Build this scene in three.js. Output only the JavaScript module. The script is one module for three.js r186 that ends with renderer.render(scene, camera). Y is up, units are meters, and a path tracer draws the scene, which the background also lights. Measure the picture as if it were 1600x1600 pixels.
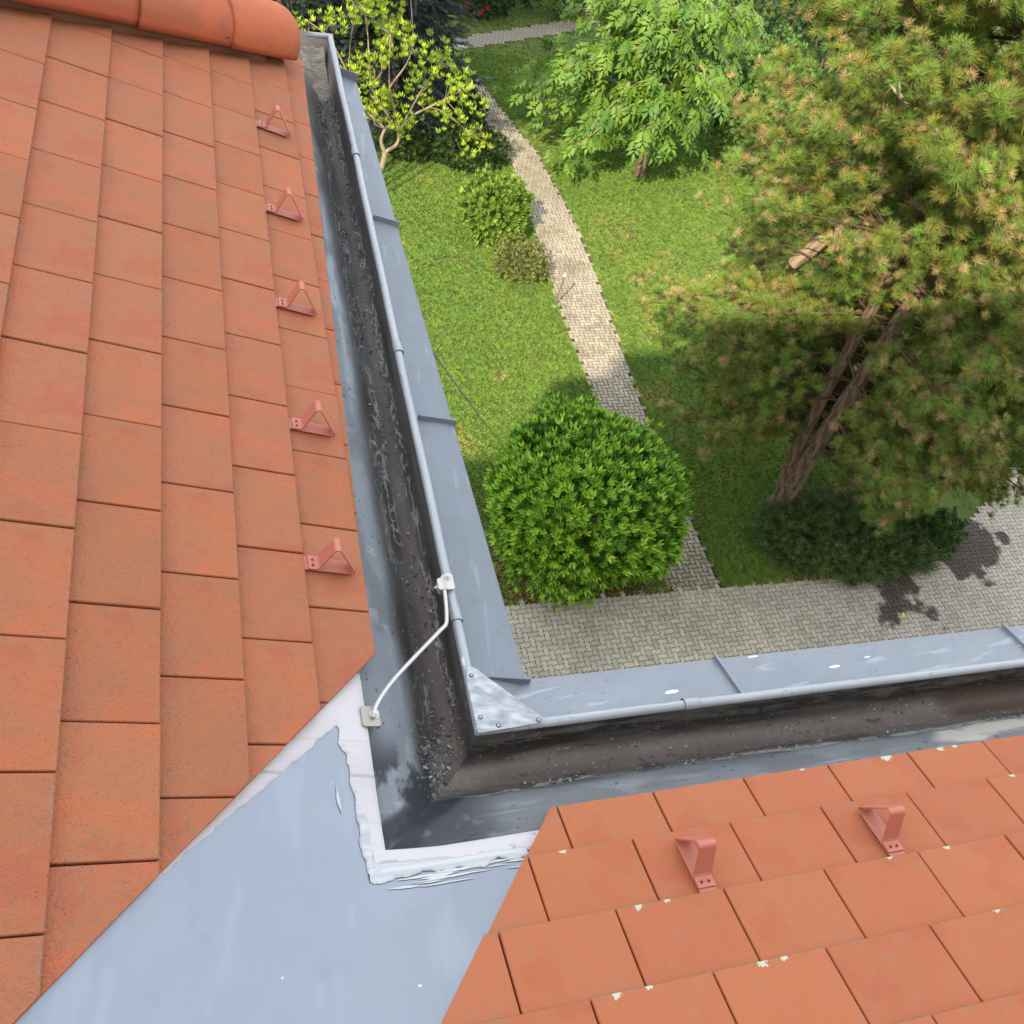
import * as THREE from 'three';
import { mergeGeometries } from 'three/addons/utils/BufferGeometryUtils.js';

// ---------------------------------------------------------------- camera, sky, sun, exposure
const scene = new THREE.Scene();
const camera = new THREE.PerspectiveCamera(58.03, 1, 0.05, 400);
camera.matrixAutoUpdate = true;
camera.position.set(-0.3848, 1.4623, 0.656);
camera.quaternion.setFromRotationMatrix(new THREE.Matrix4().makeBasis(
  new THREE.Vector3(0.95528424, 0.19605648, 0.22134561),
  new THREE.Vector3(0.05081721, 0.62858131, -0.77608192),
  new THREE.Vector3(-0.29128961, 0.75262699, 0.59051078)));
scene.add(camera);
const SUN = new THREE.Vector3(-0.64, 1.05 * 0.77, 0.77).normalize();   // towards the sun
{ // bright, slightly hazy sky
  const W = 256, H = 128, d = new Float32Array(W * H * 4);
  for (let j = 0; j < H; j++) for (let i = 0; i < W; i++) {
    const lat = ((j + 0.5) / H - 0.5) * Math.PI, lon = ((i + 0.5) / W - 0.5) * 2 * Math.PI;
    const dir = new THREE.Vector3(Math.cos(lat) * Math.cos(lon), Math.sin(lat), Math.cos(lat) * Math.sin(lon));
    const up = Math.max(0, Math.sin(lat)), k = Math.pow(1 - up, 2.2);
    const g = Math.pow(Math.max(0, dir.dot(SUN)), 24) * 0.5;
    const o = (j * W + i) * 4;
    d[o] = 0.68 + 0.20 * k + g; d[o + 1] = 0.74 + 0.16 * k + g * 0.95; d[o + 2] = 0.83 + 0.09 * k + g * 0.85; d[o + 3] = 1;
  }
  const t = new THREE.DataTexture(d, W, H, THREE.RGBAFormat, THREE.FloatType);
  t.mapping = THREE.EquirectangularReflectionMapping; t.magFilter = t.minFilter = THREE.LinearFilter; t.needsUpdate = true;
  scene.background = t; scene.environment = t;
}
const sun = new THREE.DirectionalLight(new THREE.Color(1, 0.88, 0.68), 2.9);
sun.position.copy(SUN).multiplyScalar(60).add(new THREE.Vector3(8, -10, -14));
sun.target.position.set(8, -10, -14);
sun.castShadow = true; sun.shadow.radius = 1.6; sun.shadow.mapSize.set(2048, 2048);
Object.assign(sun.shadow.camera, { left: -40, right: 40, top: 40, bottom: -40, near: 1, far: 160 });
scene.add(sun, sun.target);
const renderer = new THREE.WebGLRenderer({ antialias: true });
renderer.shadowMap.enabled = true;
renderer.toneMapping = THREE.LinearToneMapping;
renderer.toneMappingExposure = 2.65;

// ---------------------------------------------------------------- helpers
function rng(seed) { let a = seed >>> 0; return () => { a = (a + 0x6D2B79F5) | 0; let t = Math.imul(a ^ (a >>> 15), 1 | a); t = (t + Math.imul(t ^ (t >>> 7), 61 | t)) ^ t; return ((t ^ (t >>> 14)) >>> 0) / 4294967296; }; }
const V = (x, y, z) => new THREE.Vector3(x, y, z);
const lerp = (a, b, t) => a + (b - a) * t, clamp = (x, a = 0, b = 1) => Math.min(b, Math.max(a, x));
const sstep = (a, b, x) => { const t = clamp((x - a) / (b - a)); return t * t * (3 - 2 * t); };
function h2(ix, iy, s) { let h = Math.imul(ix, 374761393) ^ Math.imul(iy, 668265263) ^ Math.imul(s, 974634547); h = Math.imul(h ^ (h >>> 13), 1274126177); return ((h ^ (h >>> 16)) >>> 0) / 4294967296; }
function noise(x, y, s = 0) { const ix = Math.floor(x), iy = Math.floor(y); let fx = x - ix, fy = y - iy; fx = fx * fx * (3 - 2 * fx); fy = fy * fy * (3 - 2 * fy); return lerp(lerp(h2(ix, iy, s), h2(ix + 1, iy, s), fx), lerp(h2(ix, iy + 1, s), h2(ix + 1, iy + 1, s), fx), fy); }
function fbm(x, y, s = 0, o = 4) { let a = 0.5, v = 0, n = 0; for (let i = 0; i < o; i++) { v += a * noise(x, y, s + i * 17); n += a; a *= 0.5; x *= 2.03; y *= 2.03; } return v / n; }
const mix3 = (a, b, t) => [lerp(a[0], b[0], t), lerp(a[1], b[1], t), lerp(a[2], b[2], t)];
function makeTex(w, h, fn, { srgb = true, repeat = false } = {}) {
  const d = new Uint8Array(w * h * 4);
  for (let j = 0; j < h; j++) for (let i = 0; i < w; i++) {
    const c = fn((i + 0.5) / w, (j + 0.5) / h), o = (j * w + i) * 4;
    d[o] = clamp(c[0], 0, 255); d[o + 1] = clamp(c[1], 0, 255); d[o + 2] = clamp(c[2], 0, 255); d[o + 3] = 255;
  }
  const t = new THREE.DataTexture(d, w, h, THREE.RGBAFormat);
  if (srgb) t.colorSpace = THREE.SRGBColorSpace;
  t.magFilter = THREE.LinearFilter; t.minFilter = THREE.LinearMipmapLinearFilter; t.generateMipmaps = true;
  if (repeat) t.wrapS = t.wrapT = THREE.RepeatWrapping;
  t.needsUpdate = true; return t;
}
const grey = (v) => [v * 255, v * 255, v * 255];
const std = (o) => new THREE.MeshStandardMaterial(o);
const lin = (r, g, b) => new THREE.Color().setRGB(r, g, b);
const taken = new Map();
function numbered(n) { const k = taken.get(n) ?? 0; taken.set(n, k + 1); return k ? n + '_' + String(k).padStart(3, '0') : n; }
function shadows(o) { o.castShadow = true; o.receiveShadow = true; return o; }
function part(name, geo, mat, parent, label) { const m = shadows(new THREE.Mesh(geo, mat)); m.name = name; if (label) m.userData.label = label; parent.add(m); return m; }
function thing(name, label, category, group) { const g = new THREE.Group(); g.name = numbered(name); g.userData = { label, category }; if (group) g.userData.group = group; scene.add(g); return g; }
function struct(name, geo, mat) { const m = shadows(geo ? new THREE.Mesh(geo, mat) : new THREE.Group()); m.name = numbered(name); m.userData.kind = 'structure'; scene.add(m); return m; }
function box(w, h, d, x = 0, y = 0, z = 0) { return new THREE.BoxGeometry(w, h, d).translate(x, y, z); }
function geoFrom(pos, idx, uv) { const g = new THREE.BufferGeometry(); g.setAttribute('position', new THREE.Float32BufferAttribute(pos, 3)); if (uv) g.setAttribute('uv', new THREE.Float32BufferAttribute(uv, 2)); g.setIndex(idx); g.computeVertexNormals(); return g; }
function flat(g) { const n = g.toNonIndexed(); n.computeVertexNormals(); return n; }
// tapered tube through points
function tube(pts, radii, seg = 8, rough = 0, seed = 1) {
  const r = rng(seed), n = pts.length, pos = [], uv = [], idx = [];
  let nrm = null, len = 0;
  for (let i = 0; i < n; i++) {
    const t = (i === 0 ? pts[1].clone().sub(pts[0]) : i === n - 1 ? pts[i].clone().sub(pts[i - 1]) : pts[i + 1].clone().sub(pts[i - 1])).normalize();
    if (!nrm) nrm = Math.abs(t.y) > 0.9 ? V(1, 0, 0) : V(0, 1, 0);
    nrm = nrm.clone().sub(t.clone().multiplyScalar(nrm.dot(t))).normalize();
    const bi = t.clone().cross(nrm);
    if (i) len += pts[i].distanceTo(pts[i - 1]);
    for (let j = 0; j <= seg; j++) {
      const a = (j % seg) / seg * Math.PI * 2, rr = radii[i] * (1 + (rough && j < seg ? (r() - 0.5) * rough : 0));
      const p = pts[i].clone().addScaledVector(nrm, Math.cos(a) * rr).addScaledVector(bi, Math.sin(a) * rr);
      pos.push(p.x, p.y, p.z); uv.push(j / seg, len);
    }
  }
  const s = seg + 1;
  for (let i = 0; i < n - 1; i++) for (let j = 0; j < seg; j++) { const a = i * s + j, b = a + 1, c = a + s, d = c + 1; idx.push(a, b, c, b, d, c); }
  const cap = (row, flip) => { const c = pos.length / 3, p = pts[row]; pos.push(p.x, p.y, p.z); uv.push(0.5, row ? len : 0); for (let j = 0; j < seg; j++) flip ? idx.push(c, row * s + j + 1, row * s + j) : idx.push(c, row * s + j, row * s + j + 1); };
  cap(0, true); cap(n - 1, false);
  return geoFrom(pos, idx, uv);
}
function smoothPts(pts, n) { return new THREE.CatmullRomCurve3(pts, false, 'centripetal').getPoints(n); }
function inst(name, geo, mat, list, parent, kind = 'stuff') {   // list of {m:Matrix4, c:Color}
  const im = new THREE.InstancedMesh(geo, mat, list.length); im.name = name; shadows(im);
  list.forEach((e, i) => { im.setMatrixAt(i, e.m); if (e.c) im.setColorAt(i, e.c); });
  im.userData.kind = kind; parent.add(im); return im;
}
function orient(p, dir, roll, s) { // local +Z along dir
  const q = new THREE.Quaternion().setFromUnitVectors(V(0, 0, 1), dir.clone().normalize());
  q.multiply(new THREE.Quaternion().setFromAxisAngle(V(0, 0, 1), roll));
  return new THREE.Matrix4().compose(p, q, typeof s === 'number' ? V(s, s, s) : s);
}
const G = -13.6;                                  // ground level; the gutter rim is y = 0

// ---------------------------------------------------------------- ground, lawn, paving
const PZ = [-8.8, -11, -14.5, -17.5, -20.2, -22.5, -24.3, -26, -27.7, -29.5, -31.5];
const PL = [8.4, 8.4, 8.4, 8.38, 8.45, 8.62, 8.72, 8.58, 8.35, 7.95, 7.5];
const PR = [9.62, 9.6, 9.62, 9.77, 9.94, 9.97, 9.84, 9.72, 9.3, 8.9, 8.5];
function interp(xs, ys, x) { if (x >= xs[0]) return ys[0]; for (let i = 1; i < xs.length; i++) if (x >= xs[i]) return lerp(ys[i - 1], ys[i], (xs[i - 1] - x) / (xs[i - 1] - xs[i])); return ys[ys.length - 1]; }
const EX = [9.6, 13.1, 15.1, 16.5, 17.8, 20.3, 24], EZ = [-8.81, -8.8, -9.0, -9.8, -10.6, -12.4, -15];
function driveEdge(x) { if (x < 9.62) return -8.8; for (let i = 1; i < EX.length; i++) if (x <= EX[i]) return lerp(EZ[i - 1], EZ[i], (x - EX[i - 1]) / (EX[i] - EX[i - 1])); return -15; }
const crossZ = (x) => -32.2 - (x - 7.6) * 0.5;     // far cross path
function isPath(x, z) { if (z > -31.6 && z <= -8.8 && x > interp(PZ, PL, z) && x < interp(PZ, PR, z)) return true; const c = crossZ(x); return x > 6 && x < 22 && z < c && z > c - 0.95; }
const isDrive = (x, z) => z > driveEdge(x);
const soilAt = (x, z) => {                         // dry brown patches in the grass
  const n = fbm(x * 1.3, z * 1.3, 5, 4);
  let s = 0;
  s = Math.max(s, sstep(2.6, 0.9, Math.hypot((x - 6.4) * 0.85, z + 9.5) + (n - 0.5) * 2));      // under the round shrub
  s = Math.max(s, 0.75 * sstep(1.1, 0.2, Math.hypot(x - 4.1, (z + 13.4) * 1.2) + (n - 0.5) * 1.6));
  s = Math.max(s, 0.6 * sstep(1.6, 0.3, Math.hypot((x - 13.2) * 0.8, z + 19.9) + (n - 0.5) * 2.4));
  s = Math.max(s, 0.5 * sstep(1.0, 0.2, Math.hypot(x - 11.3, z + 21.6) + (n - 0.5) * 1.4));
  s = Math.max(s, 0.5 * sstep(1.0, 0.3, Math.hypot(x - 10.3, z + 14.9) + (n - 0.5) * 1.6));
  s = Math.max(s, 0.8 * sstep(2.0, 0.5, Math.hypot((x - 13) * 0.6, z + 9.6) + (n - 0.5) * 1.4));
  s = Math.max(s, 0.5 * sstep(0.63, 0.75, n));
  return s;
};
const lawnTex = makeTex(1024, 1024, (u, v) => {    // 60 m square: x -20..40, z -60..0
  const x = -20 + u * 60, z = -60 + (1 - v) * 60, n = fbm(x * 0.6, z * 0.6, 2, 5), f = fbm(x * 5, z * 5, 9, 3);
  let c = mix3([58, 74, 22], [92, 100, 34], clamp(n * 1.3 - 0.2) * 0.7 + f * 0.3);
  c = mix3(c, [92, 70, 40], soilAt(x, z) * 0.9);
  return c;
});
{
  const g = new THREE.PlaneGeometry(60, 60); g.rotateX(-Math.PI / 2); g.translate(10, G - 0.03, -30);
  const uv = g.attributes.uv; for (let i = 0; i < uv.count; i++) uv.setXY(i, uv.getX(i), uv.getY(i));
  struct('lawn', g, std({ map: lawnTex, roughness: 1 }));
  const b = new THREE.PlaneGeometry(500, 500, 1, 1); b.rotateX(-Math.PI / 2); b.translate(0, G - 0.06, 0);
  struct('ground', b, std({ color: lin(0.06, 0.075, 0.03), roughness: 1 }));
}
// interlocking wavy pavers laid in herringbone
const A_ = 0.11;
function paverGeo(vertical, gap) {
  const d = 0.017, pts = [];
  const w = vertical ? 1 : 2, h = vertical ? 2 : 1;
  const E = [];
  for (let i = 0; i < w; i++) E.push([i, 0, 1, 0]); for (let i = 0; i < h; i++) E.push([w, i, 0, 1]);
  for (let i = w; i > 0; i--) E.push([i, h, -1, 0]); for (let i = h; i > 0; i--) E.push([0, i, 0, -1]);
  for (const [x, y, dx, dy] of E) for (const [t, s] of [[0, 0], [0.28, 1], [0.72, -1]]) {
    const sg = (dx + dy > 0 ? s : -s);
    pts.push([(x + dx * t) * A_ + (dy ? -sg * d : 0), (y + dy * t) * A_ + (dx ? sg * d : 0)]);
  }
  const cx = w * A_ / 2, cy = h * A_ / 2, kx = 1 - gap / cx / 1.6, ky = 1 - gap / cy / 1.6;
  const sh = new THREE.Shape(pts.map(([x, y]) => new THREE.Vector2(cx + (x - cx) * kx, cy + (y - cy) * ky)));
  const top = new THREE.ShapeGeometry(sh); const p = top.attributes.position, n = p.count, pos = [], idx = [];
  for (let i = 0; i < n; i++) pos.push(p.getX(i), 0, p.getY(i));
  const ti = top.index.array; for (let i = 0; i < ti.length; i += 3) idx.push(ti[i], ti[i + 2], ti[i + 1]);
  const m = pts.length, o = n;
  for (let k = 0; k < 2; k++) for (let i = 0; i < m; i++) { const q = sh.getPoints()[i]; pos.push(q.x, k ? -0.03 : 0, q.y); }
  for (let i = 0; i < m; i++) { const j = (i + 1) % m; idx.push(o + i, o + j, o + m + i, o + j, o + m + j, o + m + i); }
  return flat(geoFrom(pos, idx)); // plan: x right, z towards the house
}
const PAV = [paverGeo(false, 0.0115), paverGeo(true, 0.0115)], PAVW = [paverGeo(false, 0.019), paverGeo(true, 0.019)];
const PX0 = 3.2, PX1 = 22.2, PZ0 = -16.2, PZ1 = -4.8;     // extent of the paving colour map
const wet = (x, z) => {
  const n = fbm(x * 2.2, z * 2.2, 31, 4) - 0.5;
  const a = sstep(0.55, 0.35, Math.hypot((x - 13.9) / 1.75, (z + 8.35) / 1.6) + n * 1.3) * (z > -8.9 ? 1 : 0.7);
  const b = sstep(0.62, 0.48, Math.hypot((x - 16.3) / 2.3, (z + 9.45) / 1.7) + n * 0.9);
  const c = 0.6 * sstep(0.5, 0.3, Math.hypot((x - 9.6) / 0.5, (z + 9.7) / 1.6) + n * 0.9);
  return Math.max(a, b, c);
};
function pavTint(x, z) {
  const n = fbm(x * 0.8, z * 0.8, 41, 4), f = fbm(x * 9, z * 9, 43, 3);
  let c = mix3([164, 157, 141], [184, 176, 156], clamp(n * 2.4 - 0.7));
  c = mix3(c, [156, 146, 140], sstep(11, 15, x + n * 3) * 0.55);
  c = mix3(c, [150, 141, 126], clamp(f * 1.7 - 0.75));
  return mix3(c, [62, 53, 44], wet(x, z) * 0.92);
}
const pavTex = makeTex(1400, 840, (u, v) => pavTint(lerp(PX0, PX1, u), lerp(PZ1, PZ0, v)));
const pathTex = makeTex(256, 1024, (u, v) => {
  const x = lerp(7, 11, u), z = lerp(-8, -33, v), n = fbm(x * 1.2, z * 1.2, 51, 4), f = fbm(x * 9, z * 9, 53, 3);
  let c = mix3([146, 137, 119], [166, 157, 138], clamp(n * 1.5 - 0.25));
  c = mix3(c, [124, 115, 92], sstep(0.5, 0.8, fbm(x * 2.2, z * 2.2, 57, 5)) * 0.7);
  return mix3(c, [120, 110, 94], clamp(f * 1.7 - 0.8));
});
function layPavers(root, inside, tex, u0, u1, z0, z1, bx, bz, kx) {
  const mats = [0, 1, 2].map((k) => std({ map: tex, color: lin(...[[1, 1, 1], [0.9, 0.89, 0.87], [1.07, 1.05, 1.01]][k]), roughness: 0.88 }));
  const list = [], r = rng(77 + kx);
  const i0 = Math.floor(u0 / A_), i1 = Math.ceil(u1 / A_), j0 = Math.floor(z0 / A_), j1 = Math.ceil(z1 / A_);
  for (let j = j0; j < j1; j++) for (let i = i0; i < i1; i++) {
    const m = (((i - j) % 4) + 4) % 4;
    if (m !== 0 && m !== 3) continue;
    const v = m === 3 ? 1 : 0, cx = (i + (v ? 0.5 : 1)) * A_, cz = (j + (v ? 1 : 0.5)) * A_;
    if (!inside(cx, cz)) continue;
    list.push({ v, x: i * A_, z: j * A_, d: Math.hypot(cx + 0.4, 15, cz - 0.66), k: Math.floor(r() * 3), y: G + (r() - 0.5) * 0.004, vis: cz < -6.9 ? 0 : 1 });
  }
  list.sort((a, b) => a.vis - b.vis || a.d - b.d);
  const rest = [[], [], []];
  list.forEach((e, n) => {
    const g = (kx ? PAVW : PAV)[e.v].clone(), p = g.attributes.position, uv = new Float32Array(p.count * 2);
    for (let i = 0; i < p.count; i++) { uv[2 * i] = (p.getX(i) + e.x - bx[0]) / (bx[1] - bx[0]); uv[2 * i + 1] = (p.getZ(i) + e.z - bz[0]) / (bz[1] - bz[0]); }
    g.setAttribute('uv', new THREE.BufferAttribute(uv, 2));
    if (n < 300) { const q = part('paver', g, mats[e.k], root); q.position.set(e.x, e.y, e.z); }
    else rest[e.k].push(g.translate(e.x, e.y, e.z));
  });
  rest.forEach((l, k) => { if (l.length) part('paver_field', mergeGeometries(l), mats[k], root).userData.kind = 'stuff'; });
}
{
  const bed = std({ color: lin(0.04, 0.035, 0.024), roughness: 1 });
  const dr = struct('driveway'), pa = struct('garden_path');
  { const s = new THREE.Shape(); s.moveTo(3, -4.8); s.lineTo(24, -4.8); for (let i = EX.length - 1; i >= 0; i--) s.lineTo(EX[i], EZ[i] - 0.02); s.lineTo(3, -8.82); const g = new THREE.ShapeGeometry(s); g.rotateX(-Math.PI / 2); g.scale(1, 1, -1); const ix = g.index.array; for (let i = 0; i < ix.length; i += 3) { const t = ix[i + 1]; ix[i + 1] = ix[i + 2]; ix[i + 2] = t; } g.computeVertexNormals(); part('paving_bed', g.translate(0, G - 0.022, 0), bed, dr); }
  layPavers(dr, (x, z) => z > driveEdge(x) - 0.02 && z < -4.9 && x > 3.2, pavTex, 3.2, 22, -15.5, -4.8, [PX0, PX1], [PZ1, PZ0], 0);
  const pos = [], idx = [];
  PZ.forEach((z, i) => { pos.push(PL[i], G - 0.021, z, PR[i], G - 0.021, z); if (i) { const a = 2 * (i - 1); idx.push(a, a + 1, a + 2, a + 1, a + 3, a + 2); } });
  part('paving_bed', geoFrom(pos, idx), bed, pa);
  layPavers(pa, (x, z) => z < -8.82 && z > -31.5 && x > interp(PZ, PL, z) && x < interp(PZ, PR, z), pathTex, 7, 11, -31.6, -8.8, [7, 11], [-8, -33], 1);
  const cp = struct('cross_path');
  const pos2 = [], idx2 = []; for (let i = 0; i < 9; i++) { const x = 6 + i * 2, c = crossZ(x); pos2.push(x, G - 0.02, c, x, G - 0.02, c - 0.95); if (i) { const a = 2 * (i - 1); idx2.push(a, a + 2, a + 1, a + 1, a + 2, a + 3); } }
  part('paving_bed', geoFrom(pos2, idx2), bed, cp);
  const l = [], r = rng(5);
  for (let j = -430; j < -270; j++) for (let i = 54; i < 200; i++) { const m = (((i - j) % 4) + 4) % 4; if (m !== 0 && m !== 3) continue; const v = m === 3 ? 1 : 0, cx = (i + 0.7) * A_, cz = (j + 0.7) * A_, c = crossZ(cx); if (cz < c && cz > c - 0.95 && cx > 6) l.push(PAVW[v].clone().translate(i * A_, G + (r() - 0.5) * 0.004, j * A_)); }
  part('paver_field', mergeGeometries(l), std({ color: lin(0.27, 0.23, 0.17), roughness: 0.9 }), cp).userData.kind = 'stuff';
}
// grass
{
  const r = rng(11), bl = [];
  for (let k = 0; k < 9; k++) {
    const a = r() * 6.28, ox = (r() - 0.5) * 0.09, oz = (r() - 0.5) * 0.09, h = 0.035 + r() * 0.045, ln = 0.02 + r() * 0.05, w = 0.006 + r() * 0.004;
    const c = Math.cos(a), s = Math.sin(a), pos = [ox - s * w, 0, oz + c * w, ox + s * w, 0, oz - c * w, ox + c * ln * 0.4 + s * w * 0.7, h * 0.7, oz + s * ln * 0.4 - c * w * 0.7, ox + c * ln, h, oz + s * ln];
    bl.push(geoFrom(pos, [0, 1, 2, 0, 2, 3]));
  }
  const tuft = mergeGeometries(bl), list = [], q = new THREE.Quaternion(), up = V(0, 1, 0);
  const put = (x, z) => {
    if (isPath(x, z) || isDrive(x, z)) return;
    const s = soilAt(x, z), n = fbm(x * 0.9, z * 0.9, 61, 4), f = r();
    if (s > 0.25 && r() < (s - 0.25) * 1.1) return;
    q.setFromAxisAngle(up, r() * 6.28);
    const dry = clamp(s * 0.9 + (n - 0.55) * 1.6 + (f - 0.8) * 0.6);
    const c = mix3([0.15, 0.262, 0.018], [0.32, 0.29, 0.045], dry), br = 0.68 + 0.62 * r();
    const k = 0.75 + 0.6 * r();
    list.push({ m: new THREE.Matrix4().compose(V(x, G - 0.03, z), q, V(k * 1.1, k * (1 - 0.4 * s), k * 1.1)), c: lin(c[0] * br, c[1] * br, c[2] * br) });
  };
  for (let i = 0; i < 105000; i++) { const d = Math.pow(r(), 1.25); const z = -8.6 - d * 24, x = 3.0 + r() * (z < -16 ? 15 : 13); put(x, z); }
  for (let i = 0; i < 9000; i++) put(3 + r() * 22, -32 - r() * 12);
  for (let i = 0; i < 16000; i++) put(17 + r() * 14, -10.5 - r() * 24);
  const gm = inst('grass', tuft, new THREE.MeshPhysicalMaterial({ color: 0xffffff, roughness: 0.8, transmission: 0.25, thickness: 0, side: THREE.DoubleSide }), list, scene);
  gm.userData.label = 'short mown green grass covering the lawn beside the path'; gm.userData.category = 'grass';
}

// ---------------------------------------------------------------- the house
const PIT = THREE.MathUtils.degToRad(23.56), CP = Math.cos(PIT), SP = Math.sin(PIT), TP = Math.tan(PIT);
const house = thing('house', 'tall house with two orange tiled roof slopes meeting at a metal valley', 'house');
const render_ = std({ color: lin(0.62, 0.56, 0.46), roughness: 0.95 });
part('wall', box(27, 13.35, 9, 7, G + 6.68, 4.47), render_, house);
part('wall', box(3, 13.35, 2.5, -1.55, G + 6.68, -1.29), render_, house, 'wall of the projecting bay');
part('upper_storey', box(15, 6.7, 6, 1.1, 3.4, 6.05), render_, house, 'taller upper storey behind the lower roof');
// roof decks
const deckMat = std({ color: lin(0.16, 0.1, 0.06), roughness: 1 });
function quad(a, b, c, d, th = 0.02) { const g = geoFrom([...a, ...b, ...c, ...d, ...[a, b, c, d].flatMap(([x, y, z]) => [x, y - th, z])], [0, 1, 2, 0, 2, 3, 4, 6, 5, 4, 7, 6, 0, 4, 5, 0, 5, 1, 1, 5, 6, 1, 6, 2, 2, 6, 7, 2, 7, 3, 3, 7, 4, 3, 4, 0]); return flat(g); }
const yA = (x) => 0.048 + (-x - 0.154) * TP, yB = (z) => 0.048 + (z - 0.156) * TP;
const roofA = part('roof', quad([-0.2, yA(-0.2) - 0.045, -0.21], [-0.2, yA(-0.2) - 0.045, -2.25], [-1.55, yA(-1.55) - 0.045, -1.3], [-1.55, yA(-1.55) - 0.045, 1.22]), deckMat, house, 'weathered roof slope with grey lichen film');
const roofB = part('roof', quad([0.13, yB(0.2) - 0.045, 0.2], [-1.36, yB(1.56) - 0.045, 1.56], [20, yB(1.56) - 0.045, 1.56], [20, yB(0.2) - 0.045, 0.2]), deckMat, house, 'cleaner roof slope with white chips along the courses');
part('roof_deck', quad([-6, yB(1.56) - 0.05, 1.58], [-6, yB(3.1) - 0.05, 3.04], [20, yB(3.1) - 0.05, 3.04], [20, yB(1.56) - 0.05, 1.58]), std({ color: lin(0.42, 0.15, 0.075), roughness: 0.9 }), house);
part('roof_deck', quad([-1.57, yA(-1.55) - 0.05, -1.3], [-2.9, yA(-0.3) - 0.05, -2.4], [-2.9, yA(-0.3) - 0.05, 1.2], [-1.57, yA(-1.55) - 0.05, 1.22]), std({ color: lin(0.42, 0.15, 0.075), roughness: 0.9 }), house);
part('roof_deck', quad([-0.1, 0.0, -2.42], [-2.9, 0.0, -2.42], [-1.57, yA(-1.55) - 0.06, -1.32], [-1.55, yA(-1.55) - 0.06, -1.32]), std({ color: lin(0.42, 0.15, 0.075), roughness: 0.9 }), house);

// ---- clay tiles
const chip = (u, v, s) => { let best = 0; for (let k = 0; k < 5; k++) { if (h2(k, s, 3) < 0.8) continue; const cu = 0.1 + 0.8 * h2(k, s, 1), w = 0.014 + 0.05 * h2(k, s, 2), hgt = 0.014 + 0.026 * h2(k, s, 4); const d = Math.hypot((u - cu) / w, (v - 0.004) / hgt) + (fbm(u * 60, v * 60, s, 3) - 0.5) * 1.5; if (d < 1) best = 1; } return best; };
// u across the tile 0..1, v up the slope from the lower edge 0..1 (0.27 m)
function tileTexA(s) {
  return makeTex(384, 512, (u, v) => {
    const n = fbm(u * 3 + s * 9, v * 4, s, 5), f = fbm(u * 60, v * 80, s + 3, 3), st = fbm(u * 2.2, v * 22, s + 7, 3), big = fbm(u * 1.6 + 4, v * 2 + s, s + 11, 3);
    let c = mix3([206, 106, 68], [214, 120, 80], f);
    const film = sstep(0.34, 0.64, n * 0.55 + big * 0.35 + st * 0.12 + v * 0.14);
    c = mix3(c, [184, 118, 86], film * 0.6);
    c = mix3(c, [196, 98, 70], sstep(0.55, 0.75, fbm(u * 4, v * 5, s + 21, 3)) * 0.5);
    c = mix3(c, [160, 114, 88], sstep(0.56, 0.74, fbm(u * 26, v * 34, s + 13, 3)) * film * 0.35);
    const sp = fbm(u * 120, v * 165, s + 17, 2) + 0.07 * sstep(0.32, 0.46, v) + 0.04 * sstep(0.06, 0, v);  // lichen specks gather below the lap
    c = mix3(c, [92, 76, 64], sstep(0.78, 0.88, sp) * 0.8);
    c = mix3(c, [150, 140, 122], sstep(0.62, 0.8, fbm(u * 30, v * 120, s + 23, 2)) * sstep(0.035, 0.012, v) * 0.9);
    return c;
  });
}
function tileTexB(s) {
  return makeTex(384, 512, (u, v) => {
    const n = fbm(u * 2 + s * 5, v * 3, s, 4), f = fbm(u * 90, v * 120, s + 3, 2), m = fbm(u * 7, v * 9, s + 31, 4);
    let c = mix3([206, 108, 68], [212, 122, 82], f * 0.5 + n * 0.5);
    c = mix3(c, [200, 122, 88], sstep(0.5, 0.75, m) * 0.55);
    c = mix3(c, [202, 100, 66], sstep(0.58, 0.78, fbm(u * 3, v * 3.5, s + 13, 3)) * 0.45);
    c = mix3(c, [150, 108, 82], sstep(0.83, 0.9, fbm(u * 110, v * 150, s + 17, 2)) * 0.5);
    c = mix3(c, [168, 138, 112], sstep(0.5, 0.7, fbm(u * 24, v * 90, s + 19, 2)) * sstep(0.02, 0.006, v) * 0.9);
    if (chip(u, v, s)) c = [226, 218, 200];
    return c;
  });
}
const tileBump = makeTex(256, 256, (u, v) => grey(fbm(u * 50, v * 50, 3, 4)), { srgb: false, repeat: true });
tileBump.repeat.set(2, 3);
const texA = [1, 2, 3, 4].map(tileTexA), texB = [101, 102, 103, 104, 105, 106, 107].map(tileTexB);
const matsA = [], matsB = [];
for (let k = 0; k < 12; k++) { const r = rng(300 + k), b = 0.60 + 0.07 * r(); matsA.push(std({ map: texA[k % 4], color: lin(b, b * (1.07 + 0.05 * r()), b * (1.03 + 0.06 * r())), roughness: 0.85, bumpMap: tileBump, bumpScale: 0.0012 })); }
for (let k = 0; k < 14; k++) { const r = rng(400 + k), b = 0.59 + 0.05 * r(); matsB.push(std({ map: texB[k % 7], color: lin(b, b * (1.08 + 0.06 * r()), b * (1.0 + 0.06 * r())), roughness: 0.8, bumpMap: tileBump, bumpScale: 0.0007 })); }
const TL = 0.27, TT = 0.014, TK = 0.112;
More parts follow.
